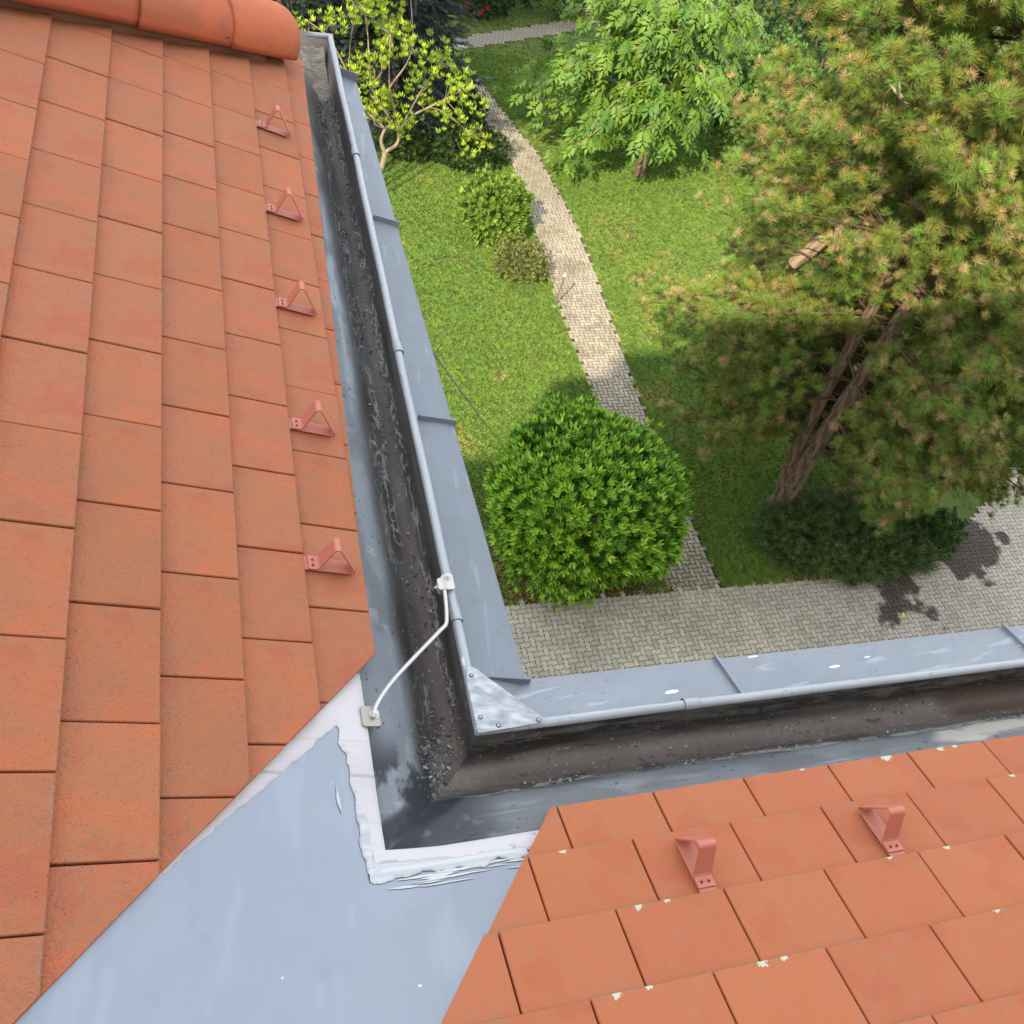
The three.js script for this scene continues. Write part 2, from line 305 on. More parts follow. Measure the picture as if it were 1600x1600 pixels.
function clipPoly(poly, nx, ny, c) { // keep nx*a+ny*s <= c
  const out = [];
  for (let i = 0; i < poly.length; i++) { const p = poly[i], q = poly[(i + 1) % poly.length], dp = nx * p[0] + ny * p[1] - c, dq = nx * q[0] + ny * q[1] - c; if (dp <= 0) out.push(p); if ((dp < 0 && dq > 0) || (dp > 0 && dq < 0)) { const t = dp / (dp - dq); out.push([lerp(p[0], q[0], t), lerp(p[1], q[1], t)]); } }
  return out;
}
function tilePrism(poly, s0, a0, w) { // poly counter-clockwise in (a,s); local axes a, n, s
  const n = poly.length, cx = poly.reduce((t, p) => t + p[0], 0) / n, cy = poly.reduce((t, p) => t + p[1], 0) / n, pos = [], uv = [], idx = [], ch = 0.0016;
  const ring = (inset, dn) => { for (const [a, s] of poly) { const dx = a - cx, dy = s - cy, l = Math.hypot(dx, dy) || 1, k = 1 - inset / l * 1.3, aa = cx + dx * k, ss = cy + dy * k; pos.push(aa, -(ss - s0) * TK + dn, ss); uv.push((aa - a0) / w, (ss - s0) / TL); } };
  ring(ch, 0); ring(0, -ch); ring(0, -TT);
  for (let i = 1; i < n - 1; i++) idx.push(0, i + 1, i);
  for (let k = 0; k < 2; k++) for (let i = 0; i < n; i++) { const j = (i + 1) % n, a = k * n + i, b = k * n + j, c = a + n, d = b + n; idx.push(a, b, c, b, d, c); }
  for (let i = 1; i < n - 1; i++) idx.push(2 * n, 2 * n + i, 2 * n + i + 1);
  return flat(geoFrom(pos, idx, uv));
}
function tileRow(root, basis, mats, s0, a0, w, na, clips, seed, shared, lowLine) {
  const r = rng(seed);
  for (let k = 0; k < na; k++) {
    const a = a0 + k * w, g = 0.0022 + r() * 0.0012;
    let poly = [[a + g / 2, s0], [a + w - g / 2, s0], [a + w - g / 2, s0 + TL], [a + g / 2, s0 + TL]];
    if (lowLine) { poly[0][1] = lowLine(poly[0][0]); poly[1][1] = lowLine(poly[1][0]); }
    const area0 = w * TL; let cut = !!lowLine;
    for (const [nx, ny, c] of clips) { const q = clipPoly(poly, nx, ny, c); if (q.length !== poly.length || q.some((p, i) => p !== poly[i])) cut = true; poly = q; }
    if (poly.length < 3) continue;
    let area = 0; for (let i = 0; i < poly.length; i++) { const p = poly[i], q = poly[(i + 1) % poly.length]; area += p[0] * q[1] - p[1] * q[0]; }
    if (Math.abs(area) / 2 < area0 * 0.02) continue;
    let geo;
    const sr = lowLine ? lowLine(a + w / 2) : s0;
    if (cut) geo = tilePrism(poly, sr, a, w);
    else { if (!shared.g) shared.g = tilePrism([[0.0013, 0], [w - 0.0013, 0], [w - 0.0013, TL], [0.0013, TL]], 0, 0, w); geo = shared.g; }
    const m = part('roof_tile', geo, mats[Math.floor(r() * mats.length)], root);
    const M = basis.clone();
    if (!cut) M.multiply(new THREE.Matrix4().makeTranslation(a, 0, s0));
    const c0 = V(a + w / 2, 0, s0);
    M.multiply(new THREE.Matrix4().makeTranslation(c0.x * (cut ? 1 : 0) + (cut ? 0 : w / 2), (r() - 0.5) * 0.0022, cut ? s0 : 0))
      .multiply(new THREE.Matrix4().makeRotationY((r() - 0.5) * 0.008)).multiply(new THREE.Matrix4().makeRotationZ((r() - 0.5) * 0.012))
      .multiply(new THREE.Matrix4().makeTranslation(-(cut ? c0.x : w / 2), 0, cut ? -s0 : 0));
    m.applyMatrix4(M);
  }
}
const basisA = new THREE.Matrix4().makeBasis(V(0, 0, 1), V(SP, CP, 0), V(-CP, SP, 0)).setPosition(-0.154, 0.048, 0);
const basisB = new THREE.Matrix4().makeBasis(V(1, 0, 0), V(0, CP, -SP), V(0, SP, CP)).setPosition(0, 0.048, 0.156);
{
  const clipsA = [[1, -1.013, -0.157], [-1, 0.59, 2.345]];
  const eaveBasis = basisA.clone().multiply(new THREE.Matrix4().makeTranslation(0, -0.0125, 0));
  const rows = [[0.0, -2.092, 0.1849], [0.119, -1.833, 0.1857], [0.243, -1.780, 0.1892], [0.371, -1.730, 0.1931], [0.502, -1.700, 0.1985], [0.640, -1.83, 0.2], [0.77, -1.73, 0.2], [0.9, -1.83, 0.2], [1.03, -1.73, 0.2], [1.16, -1.83, 0.2]];
  const eaveLine = (z) => -0.002 + (z + 0.158) * 0.0335;
  tileRow(roofA, eaveBasis, matsA, -0.03, -2.145 - 2 * 0.1846, 0.1846, 14, clipsA, 500, {}, eaveLine);
  rows.forEach(([s, z0, w], i) => tileRow(roofA, basisA, matsA, s, z0 - 4 * w, w, 22, clipsA, 501 + i, {}));
  const clipsB = [[-1, -0.8, -0.087]];
  const rowsB = [[0.0, 0.097, 0.1712], [0.089, 0.02, 0.1728], [0.208, -0.06, 0.1753], [0.332, 0.03, 0.1783], [0.455, -0.07, 0.18], [0.578, 0.03, 0.18], [0.7, -0.07, 0.18], [0.823, 0.03, 0.18], [0.945, -0.07, 0.18], [1.07, 0.03, 0.18], [1.19, -0.07, 0.18]];
  rowsB.forEach(([s, x0, w], i) => tileRow(roofB, basisB, matsB, s, x0 - 6 * w, w, 20, clipsB, 601 + i, {}));
}
// ---- hip caps
{
  const dir = V(-CP, SP, 0.59).normalize(), side = dir.clone().cross(V(0, 1, 0)).normalize(), up = side.clone().cross(dir).normalize();
  const P0 = V(-0.154 + 0.07 * CP, 0.03, -2.40);
  const mat = std({ map: makeTex(512, 256, (u, v) => { const n = fbm(u * 6, v * 4, 71, 5); let c = mix3([196, 100, 62], [206, 112, 70], n); c = mix3(c, [170, 98, 70], sstep(0.5, 0.7, fbm(u * 9 + 3, v * 7, 73, 4)) * 0.6); return mix3(c, [90, 80, 52], sstep(0.72, 0.8, fbm(u * 40, v * 30, 75, 3)) * sstep(0.16, 0.05, Math.min(v, 1 - v)) * 0.9); }), color: lin(0.82, 0.82, 0.82), roughness: 0.75 });
  function cap(t0, t1, r0, r1, dome, lift) {
    const pos = [], uv = [], idx = [], NA = 22, st = [];
    if (dome) for (const [d, k] of [[-0.055, 0.55], [-0.05, 0.72], [-0.038, 0.87], [-0.02, 0.96]]) st.push([t0 + d, r0 * k]);
    for (let i = 0; i <= 6; i++) st.push([lerp(t0, t1, i / 6), lerp(r0, r1, i / 6)]);
    for (const off of [0, -0.013]) st.forEach(([t, r], i) => {
      for (let j = 0; j <= NA; j++) { const a = -1.75 + 3.5 * j / NA, rr = r + off, p = P0.clone().addScaledVector(dir, t).addScaledVector(side, Math.sin(a) * rr).addScaledVector(up, Math.cos(a) * rr * 0.92 + lift); pos.push(p.x, p.y, p.z); uv.push(t * 2, j / NA); }
    });
    const S = NA + 1, R = st.length, o = R * S;
    for (let i = 0; i < R - 1; i++) for (let j = 0; j < NA; j++) { const a = i * S + j; idx.push(a, a + 1, a + S, a + 1, a + S + 1, a + S); idx.push(o + a, o + a + S, o + a + 1, o + a + 1, o + a + S, o + a + S + 1); }
    for (let j = 0; j < NA; j++) { for (const [a, f] of [[j, 0], [(R - 1) * S + j, 1]]) f ? idx.push(a, a + 1, o + a, a + 1, o + a + 1, o + a) : idx.push(a, o + a, a + 1, a + 1, o + a, o + a + 1); }
    for (let i = 0; i < R - 1; i++) for (const j of [0, NA]) { const a = i * S + j; j ? idx.push(a, o + a, a + S, o + a, o + a + S, a + S) : idx.push(a, a + S, o + a, o + a, a + S, o + a + S); }
    if (dome) { const c = pos.length / 3, p = P0.clone().addScaledVector(dir, st[0][0] - 0.002).addScaledVector(up, lift); pos.push(p.x, p.y, p.z); uv.push(0, 0.5); for (let j = 0; j < NA; j++) idx.push(c, j + 1, j); }
    return geoFrom(pos, idx, uv);
  }
  part('hip_cap', cap(0.135, 0.36, 0.112, 0.118, true, 0.012), mat, roofA, 'rounded end cap of the hip');
  for (let k = 0; k < 4; k++) part('hip_cap', cap(0.30 + k * 0.33, 0.66 + k * 0.33, 0.108, 0.120, false, 0.012), mat, roofA);
  const bedm = []; const b0 = P0.clone().addScaledVector(dir, 0.2).addScaledVector(up, -0.03), b1 = P0.clone().addScaledVector(dir, 1.6).addScaledVector(up, -0.02);
  part('mortar_bed', tube(smoothPts([b0, b0.clone().lerp(b1, 0.5), b1], 30), Array.from({ length: 31 }, (_, i) => 0.075 + 0.012 * noise(i * 0.9, 1, 8)), 8), std({ color: lin(0.22, 0.13, 0.08), roughness: 1 }), roofA);
}

// ---- valley flashing
const GX = -0.186, GZ = 0.187;
const flashY = (x, z) => { const a = 0.034 + (-x + GX) * TP, b = 0.034 + (z - GZ) * TP, d = 0.05; const m = Math.max(a, b), e = Math.max(0, d - Math.abs(a - b)) / d; return m + e * e * d * 0.22 + 0.014 * (fbm(x * 3.2 + 9, z * 3.2 + 4, 81, 2) - 0.5); };
const flashMat = new THREE.MeshPhysicalMaterial({ map: makeTex(1024, 1024, (u, v) => {
  const n = fbm(u * 5, v * 5, 91, 5); let c = mix3([141, 147, 157], [156, 161, 170], n);
  c = mix3(c, [136, 144, 152], sstep(0.5, 0.8, fbm(u * 3 + 7, v * 3, 93, 3)) * 0.4);
  c = mix3(c, [176, 184, 194], sstep(0.6, 0.8, fbm(u * 40 + v * 8, v * 9 - u * 6, 96, 4)) * 0.18);
  c = mix3(c, [116, 126, 140], sstep(0.66, 0.8, fbm(u * 26, v * 26, 98, 4)) * 0.1);
  const gi = Math.floor(u * 150), gj = Math.floor(v * 150), g = h2(gi, gj, 95); if (g > 0.998) { const du = u * 150 - gi - 0.5, dv = v * 150 - gj - 0.5; if (Math.hypot(du, dv) < 0.1 + 0.25 * h2(gi, gj, 97)) c = [206, 210, 214]; }
  return c; }), color: lin(0.82, 0.82, 0.82), roughness: 0.3, metalness: 0.75 });
{
  const pos = [], uv = [], idx = [], st = 0.011, id = new Map();
  const vid = (i, j) => { const k = i * 10000 + j; if (!id.has(k)) { const x = GX - i * st, z = GZ + j * st; id.set(k, pos.length / 3); pos.push(x, flashY(x, z), z); uv.push(x / 1.3 + 1, z / 1.3); } return id.get(k); };
  for (let i = -26; i < 130; i++) for (let j = -32; j < 130; j++) {
    const x = GX - (i + 0.5) * st, z = GZ + (j + 0.5) * st;
    if (i < 0 && j < 0) continue;
    const cr = x + z; if (cr < -0.40 || cr > 0.36) continue;
    if (z < -0.26) continue;
    idx.push(vid(i, j), vid(i, j + 1), vid(i + 1, j), vid(i, j + 1), vid(i + 1, j + 1), vid(i + 1, j));
  }
  const fl = part('valley_flashing', geoFrom(pos, idx, uv), flashMat, house, 'smooth blue grey sheet metal valley between the slopes');
  // sealant bands
  const white = std({ map: makeTex(512, 512, (u, v) => { const n = fbm(u * 14, v * 14, 97, 5); return mix3(mix3([196, 190, 192], [214, 210, 212], n), [150, 148, 144], sstep(0.68, 0.82, fbm(u * 26, v * 26, 99, 3)) * 0.5); }), color: lin(0.82, 0.82, 0.82), roughness: 0.75, bumpMap: tileBump, bumpScale: 0.0006 });
  const brush = std({ map: makeTex(512, 256, (u, v) => mix3([206, 206, 206], [176, 181, 188], clamp(fbm(u * 8, v * 60, 98, 3) * 2 - 0.7))), color: lin(0.82, 0.82, 0.82), roughness: 0.8 });
  function ribbon(pts, inner, outer, th, mat, seed, label, rag = 0.006, n = 120) { // polyline in plan, offsets measured to the left of travel
    const cur = new THREE.CatmullRomCurve3(pts.map(([x, z]) => V(x, 0, z)), false, 'catmullrom', 0.05).getSpacedPoints(n), total = cur.reduce((a, p, i) => i ? a + p.distanceTo(cur[i - 1]) : 0, 0), P = [], U = [], I = [], M = 9;
    for (let i = 0; i <= n; i++) {
      const a = cur[Math.max(0, i - 1)], b = cur[Math.min(n, i + 1)], tx = b.x - a.x, tz = b.z - a.z, l = Math.hypot(tx, tz), nx = tz / l, nz = -tx / l, t = i / n;
      const i0 = inner(t) , o0 = outer(t) + (fbm(t * total * 45, 1, seed, 3) - 0.5) * rag * 2.4;
      for (let j = 0; j <= M; j++) {
        const f = j / M, o = lerp(i0, o0, f), x = cur[i].x + nx * o, z = cur[i].z + nz * o;
        const e = Math.min(f, 1 - f) * 6, hgt = th * Math.min(1, Math.sqrt(Math.max(0, e))) * (0.7 + 0.6 * fbm(x * 40, z * 40, seed, 3)) + 0.0012;
        P.push(x, flashY(x, z) + hgt, z); U.push(x * 3, z * 3);
      }
    }
    for (let i = 0; i < n; i++) for (let j = 0; j < M; j++) { const a = i * (M + 1) + j; I.push(a, a + 1, a + M + 1, a + 1, a + M + 2, a + M + 1); }
    const m = part('sealant', geoFrom(P, I, U), mat, fl, label); return m;
  }
  // along the gutter edge: bay side, then the front side
  ribbon([[GX, -0.125], [GX, -0.08], [GX, 0.06], [GX, GZ + 0.012]], () => 0, (t) => -lerp(0.055, 0.026, sstep(0.2, 0.95, t)), 0.003, white, 111, 'pale lilac folded edge above the gutter');
  ribbon([[GX - 0.02, GZ - 0.004], [-0.1, GZ], [0.0, GZ], [0.1, GZ]], () => 0, (t) => -0.024 - 0.008 * t, 0.004, white, 112, 'pale cracked sealant above the front gutter');
  ribbon([[GX - 0.03, GZ - 0.13], [GX - 0.027, GZ - 0.06], [GX - 0.024, GZ], [GX - 0.018, GZ + 0.03]], () => 0.008, (t) => -0.004 - 0.012 * t, 0.003, brush, 113, undefined, 0.004, 90);
  ribbon([[GX - 0.03, GZ + 0.022], [-0.12, GZ + 0.026], [-0.05, GZ + 0.027], [0.03, GZ + 0.032]], () => 0.006, (t) => -0.022 + 0.010 * t, 0.0026, brush, 114, 'brushed white sealant in the corner', 0.008);
  for (let k = 0; k < 16; k++) { const h = (n) => h2(k, n, 77), x = -0.21 + 0.2 * h(1), z = 0.229 + 0.022 * h(2), l = 0.02 + 0.09 * h(3), w = 0.0012 + 0.0022 * h(4); ribbon([[x, z], [x + l / 2, z + 0.002 * (h(5) - 0.5)], [x + l, z + 0.004 * (h(6) - 0.3)]], (t) => w * 0.5 * Math.sin(Math.PI * t), (t) => -w * Math.sin(Math.PI * t), 0.0002, brush, 130 + k, undefined, 0.0008, 24); }
  ribbon([[-0.249, 0.08], [-0.2475, 0.1], [-0.246, 0.124]], (t) => 0.001 * Math.sin(Math.PI * t), (t) => -0.004 * Math.sin(Math.PI * t), 0.0008, brush, 119, undefined, 0.0006, 30);
  // along the left tile cut
  ribbon([[-0.205, -0.095], [-0.3, -0.0], [-0.45, 0.147], [-0.62, 0.315], [-0.75, 0.44]], (t) => -0.02, (t) => lerp(0.026, 0.006, sstep(0.05, 0.9, t)), 0.0022, white, 121, 'dried sealant smeared along the left tile cut', 0.004, 160);
}

// ---- gutters
const zinc = (a, b, seed, drops) => makeTex(1024, 256, (u, v) => {
  const n = fbm(u * 12, v * 3, seed, 5), st = fbm(u * 90, v * 2.2, seed + 3, 3); let c = mix3(a, b, n * 0.7 + st * 0.3);
  c = mix3(c, [196, 200, 204], sstep(0.66, 0.8, fbm(u * 14 + v * 6, v * 12 - u * 30, seed + 7, 4)) * 0.45 * drops);
  c = mix3(c, [104, 110, 116], sstep(0.74, 0.84, fbm(u * 160, v * 30, seed + 9, 3)) * 0.4);
  const i = Math.floor(u * 60), j = Math.floor(v * 12), g = h2(i, j, seed); if (g > 1 - 0.02 * drops) { const du = u * 60 - i - 0.3 - 0.4 * h2(i, j, 2), dv = v * 12 - j - 0.3 - 0.4 * h2(i, j, 3); if (Math.hypot(du * 0.6, dv) < 0.12 + 0.18 * h2(i, j, 4)) c = [222, 224, 226]; }
  return c;
});
const zincMat = std({ map: zinc([118, 125, 134], [136, 143, 152], 141, 0.5), color: lin(0.82, 0.82, 0.82), roughness: 0.5, metalness: 0.2 });
const zincMatF = std({ map: zinc([130, 136, 145], [156, 161, 168], 151, 1), color: lin(0.82, 0.82, 0.82), roughness: 0.5, metalness: 0.2 });
const beadMat = std({ map: zinc([158, 165, 172], [190, 195, 200], 161, 0.9), color: lin(0.82, 0.82, 0.82), roughness: 0.42, metalness: 0.25 });
const darkMetal = std({ color: lin(0.06, 0.065, 0.08), roughness: 0.5, metalness: 0.3 });
// cross-section: q = distance from the rim towards the roof (0..1), y
const PROF = [[0.0, 0.0], [0.01, -0.03], [0.03, -0.054], [0.09, -0.07], [0.17, -0.077], [0.26, -0.075], [0.35, -0.064], [0.5, -0.038], [0.7, -0.006], [0.86, 0.014], [1.0, 0.03]];
const profCurve = new THREE.CatmullRomCurve3(PROF.map(([q, y]) => V(q * 0.2, y, 0)), false, 'centripetal');
const profPts = profCurve.getSpacedPoints(44);
function gutterTex(W, H, len, left) {
  const f = (u, v) => { // u along, v from rim 0 to roof 1 -> [colour, height]
    const L = u * len - 0.25, w = fbm(L * 3.5, v * 2, left ? 201 : 301, 4) - 0.5, n = fbm(L * 9, v * 8, left ? 203 : 303, 5), f1 = fbm(L * 90, v * 36, left ? 205 : 305, 3);
    const vv = v + w * 0.06, q = left ? 0 : 100;
    let c = left ? mix3([108, 115, 121], [136, 144, 151], fbm(L * 3, v * 6, 207, 5)) : mix3([102, 105, 106], [128, 131, 132], fbm(L * 3, v * 6, 307, 5)), hgt = 0.25;
    c = mix3(c, left ? [166, 176, 186] : [148, 152, 154], sstep(0.52, 0.76, fbm(L * 5 + w * 3, v * 9, 209 + q, 5)) * sstep(0.5, 0.7, vv) * 0.65);
    c = mix3(c, [90, 93, 96], sstep(0.5, 0.74, fbm(L * 7 + 9, v * 7, 227 + q, 5)) * 0.5);
    c = mix3(c, [178, 186, 192], sstep(0.68, 0.82, fbm(L * (left ? 40 : 6), v * (left ? 5 : 60), 229 + q, 3)) * sstep(0.55, 0.7, vv) * 0.35);
    const edge = left ? 0.55 + 0.13 * sstep(0.5, 2.2, L) + (fbm(L * 2.6, 3, 231, 3) - 0.5) * 0.22 : 0.5 + (fbm(L * 4, 3, 233, 3) - 0.5) * 0.06;
    const dark = sstep(edge + 0.1, edge - 0.06, vv);
    c = mix3(c, mix3([44, 42, 41], [84, 81, 77], clamp(fbm(L * 8, v * 12, 235 + q, 5) * 1.5 - 0.25)), dark * 0.96);
    c = mix3(c, [104, 103, 98], sstep(0.2, 0.06, vv) * (0.35 + 0.5 * fbm(L * 4, v * 6, 237 + q, 4)));
    if (!left) { const fl = sstep(0.19, 0.27, vv) * sstep(0.52, 0.42, vv); c = mix3(c, mix3([96, 84, 77], [128, 113, 103], n), fl * 0.8); c = mix3(c, [44, 40, 38], sstep(0.46, 0.6, fbm(L * 7 + 3, v * 16, 249, 5)) * sstep(0.3, 0.22, vv) * 0.8); c = mix3(c, [58, 55, 53], sstep(0.5, 0.62, fbm(L * 12, v * 10, 251, 5)) * sstep(0.6, 0.5, vv) * sstep(0.4, 0.48, vv) * 0.7); }
    else c = mix3(c, [98, 74, 66], sstep(0.9, 0.2, L) * sstep(0.2, 0.27, vv) * sstep(0.42, 0.33, vv) * 0.6);
    // crusts of dried silt: thin veins and flakes
    const vein = 1 - Math.abs(2 * fbm(L * 24, v * 20 + w, 239 + q, 4) - 1);
    for (const [p, a, wd] of left ? [[0.24, 0.9, 0.05], [0.42, 1, 0.06], [0.5, 0.6, 0.05]] : [[0.515, 1, 0.035], [0.1, 0.5, 0.06]]) {
      const d = Math.abs(vv + (fbm(L * 9, p * 9, 241, 3) - 0.5) * 0.08 - p), band = sstep(wd, wd * 0.25, d) * a * sstep(left ? 0.35 : 0.25, left ? 0.55 : 0.45, fbm(L * 3.3, p * 20, 243, 3));
      const on = Math.max(sstep(0.8, 0.93, vein), left ? 0 : sstep(0.42, 0.54, n)) * band;
      c = mix3(c, left ? [150, 148, 144] : [156, 149, 142], on * (0.5 + 0.5 * f1)); hgt += on * 0.5;
    }
    if (!left) { const fk = sstep(0.4, 0.55, L) * sstep(0.22, 0.16, vv), ce = 1 - Math.abs(2 * fbm(L * 13, v * 9, 245, 3) - 1); c = mix3(c, [60, 56, 54], fk * sstep(0.88, 0.97, ce) * 0.8); c = mix3(c, [116, 106, 100], fk * sstep(0.7, 0.5, ce) * 0.6); hgt += fk * (0.3 - 0.4 * sstep(0.88, 0.97, ce)); }
    const spk = sstep(0.79, 0.85, fbm(L * 150, v * 50, 217, 2)); c = mix3(c, [172, 170, 166], spk * 0.55 * (0.25 + 0.75 * dark));
    const pit = sstep(0.8, 0.86, fbm(L * 90 + 7, v * 34, 219, 2)); c = mix3(c, [44, 42, 42], pit * 0.6);
    if (left) { const e = sstep(2.2, 2.4, L + w * 0.3); c = mix3(c, mix3([160, 152, 138], [124, 116, 106], n), e * 0.95); hgt += e * 0.3 * n; }
    const st = sstep(0.46, 0.58, fbm(L * 13 + 3, v * 6, 221 + q, 5) + 0.16 * sstep(0.1, -0.16, L)) * sstep(0.05, -0.06, L) * sstep(0.4, 0.52, v); // black stain by the corner
    c = mix3(c, [32, 33, 42], st * (left ? 0.92 : 0.6)); { const cr = sstep(0.035, 0.012, Math.abs(L + lerp(0.0, 0.196, clamp((v - 0.2) / 0.8)) - 0.02 + (fbm(v * 14, L * 20, 253, 3) - 0.5) * 0.03)) * sstep(0.4, 0.5, v); c = mix3(c, [30, 31, 40], cr * 0.8); }
    const cs = sstep(0.26, 0.06, L + 0.12) * sstep(0.2, 0.3, v) * sstep(0.55, 0.45, v); c = mix3(c, mix3([84, 80, 74], [128, 120, 110], f1), cs * sstep(0.42, 0.6, fbm(L * 30, v * 14, 247, 4)) * 0.7);
    if (!left) { const pt = sstep(0.86, 0.94, L + w * 0.4) * sstep(0.05, 0.0, Math.abs(vv - 0.64 - (n - 0.5) * 0.2) - 0.04); c = mix3(c, [182, 176, 162], pt * 0.9); hgt += pt * 0.3; const wt = sstep(1.02, 1.1, L + w * 0.3) * sstep(0.16, 0.24, vv) * sstep(0.46, 0.36, vv); c = mix3(c, [70, 48, 34], wt * 0.8); }
    hgt += f1 * 0.2 * dark + n * 0.15;
    return [c, hgt];
  };
  return [makeTex(W, H, (u, v) => f(u, v)[0]), makeTex(W / 2, H / 2, (u, v) => grey(clamp(f(u, v)[1])), { srgb: false })];
}
{
  const [tl, bl] = gutterTex(2048, 400, 2.9, true), [tr, br] = gutterTex(1800, 400, 2.85, false);
  const matL = std({ map: tl, bumpMap: bl, bumpScale: 0.003, color: lin(0.82, 0.82, 0.82), roughness: 0.6, metalness: 0.1 }), matR = std({ map: tr, bumpMap: br, bumpScale: 0.003, color: lin(0.82, 0.82, 0.82), roughness: 0.6, metalness: 0.1 });
  const ZE = -2.565, rimX = (z) => 0.002 - z * 0.0036, backX = (z) => lerp(-0.194, -0.15, sstep(-0.2, -2.5, z));
  // bay gutter, mitred at the corner along x = -z
  const mk = (len, pt, flip) => { const pos = [], uv = [], idx = [], N = Math.round(len / 0.02), S = profPts.length; for (let i = 0; i <= N; i++) for (let j = 0; j < S; j++) { const q = profPts[j].x / 0.2, p = pt(i / N, q, profPts[j].y); pos.push(...p); uv.push((p[3] ?? i / N), j / (S - 1)); } return [pos, uv, idx, N, S]; };
  const build = (pt, N, flip) => { const pos = [], uv = [], idx = [], S = profPts.length; for (let i = 0; i <= N; i++) for (let j = 0; j < S; j++) { const q = profPts[j].x / 0.2, [p, u] = pt(i / N, q, profPts[j].y); pos.push(p[0], p[1], p[2]); uv.push(u, j / (S - 1)); } for (let i = 0; i < N; i++) for (let j = 0; j < S - 1; j++) { const a = i * S + j, b = a + 1, c = a + S, d = c + 1; flip ? idx.push(a, c, b, b, c, d) : idx.push(a, b, c, b, d, c); } return geoFrom(pos, idx, uv); };
  const gl = part('gutter', build((t, q, y) => { const x0 = lerp(0.002, -0.194, q), zs = -x0, z = lerp(zs, ZE, t), x = lerp(rimX(z), backX(z), q); return [[x, y - q * q * 0.034 * sstep(-0.4, -2.2, z), z], clamp((0.25 - z) / 2.9)]; }, 140, false), matL, house, 'long dirty box gutter along the bay roof');
  const gr = part('gutter', build((t, q, y) => { const z = lerp(-0.002, 0.194, q), x = lerp(-z, 2.5, t); return [[x, y, z], clamp((x + 0.25) / 2.85)]; }, 130, true), matR, house, 'dirty brown box gutter along the front roof');
  // rim beads with sleeves
  const bead = (a, b, parent, uvr) => { const pts = []; for (let i = 0; i <= 40; i++) pts.push(a.clone().lerp(b, i / 40).add(V((noise(i * 0.35, uvr, 5) - 0.5) * 0.002, (noise(i * 0.35, uvr, 9) - 0.5) * 0.0018, 0))); const g = tube(pts, pts.map(() => 0.0095), 14); const u = g.attributes.uv; for (let i = 0; i < u.count; i++) u.setXY(i, u.getY(i) * 0.4 + 0.07 * uvr, u.getX(i) * 0.15); return part('rim_bead', g, beadMat, parent); };
  bead(V(0.0115, 0, -0.004), V(0.0195, 0, ZE - 0.01), gl, 1); bead(V(0.002, 0, -0.0115), V(2.5, 0, -0.0125), gr, 4); bead(V(0.0195, 0, ZE - 0.01), V(-1.2, 0, ZE - 0.01), gl, 7);
  const sleeve = (p, ax, parent) => { const g = tube([p.clone().addScaledVector(ax, -0.016), p.clone().addScaledVector(ax, 0.016)], [0.0113, 0.0113], 14); part('bead_sleeve', g, beadMat, parent); const c = new THREE.TorusGeometry(0.0109, 0.0009, 5, 16); c.applyMatrix4(orient(p.clone().addScaledVector(ax, 0.0163), ax, 0, 1)); part('sleeve_joint', c, darkMetal, parent); };
  for (const z of [-1.853, -1.003, -0.251]) { sleeve(V(0.0125 - z * 0.0028, 0, z), V(0, 0, 1), gl);}
  sleeve(V(0.421, 0, -0.013), V(-1, 0, 0), gr);
  { const r = rng(171), yq = (q) => { for (let i = 1; i < profPts.length; i++) if (profPts[i].x / 0.2 >= q) { const a = profPts[i - 1], b = profPts[i]; return lerp(a.y, b.y, (q * 0.2 - a.x) / (b.x - a.x || 1)); } return 0.03; };
    const li = [], lr = [], e = new THREE.Euler(), add = (l, x, y, z, k) => { const sc = (0.0008 + 0.0026 * r() * r()) * k, g = 0.06 + 0.3 * r() * r(); l.push({ m: new THREE.Matrix4().compose(V(x, y + sc * 0.3, z), new THREE.Quaternion().setFromEuler(e.set(r() * 6, r() * 6, r() * 6)), V(sc * (1 + r()), sc * 0.7, sc * (0.8 + r()))), c: lin(g, g * 0.95, g * 0.88) }); };
    for (let i = 0; i < 900; i++) { const z = -2.3 * Math.pow(r(), 1.2), k = r(), q = (k < 0.45 ? 0.12 : k < 0.85 ? 0.34 : 0.22) + 0.06 * (noise(z * 9, k < 0.5 ? 1 : 2, 7) - 0.5) * 2 + (r() - 0.5) * 0.05; if (noise(z * 7, k < 0.45 ? 3 : 5, 9) < 0.38) continue; add(li, lerp(rimX(z), backX(z), q), yq(q) - q * q * 0.034 * sstep(-0.4, -2.2, z), z, 1.2); }
    for (let i = 0; i < 420; i++) { const q = clamp(0.28 + (r() + r() - 1) * 0.3, 0.03, 0.7), z = 0.05 + (r() + r() + r() - 1.5) * 0.11, x = lerp(0.002, -0.194, q); if (z > -x) continue; add(li, x, yq(q), z, 1.3); }
    for (let i = 0; i < 420; i++) { const x = 0.02 + 1.3 * r(), k = r(), q = (k < 0.7 ? 0.4 : 0.2) + (r() - 0.5) * (k < 0.7 ? 0.07 : 0.3); if (noise(x * 8, 3, 13) < 0.35) continue; add(lr, x, yq(q), lerp(-0.002, 0.194, q), 1.1); }
    const gg = new THREE.IcosahedronGeometry(1, 0), gm = std({ color: 0xffffff, roughness: 1 }); inst('grit', gg, gm, li, gl); inst('grit', gg, gm, lr, gr); }
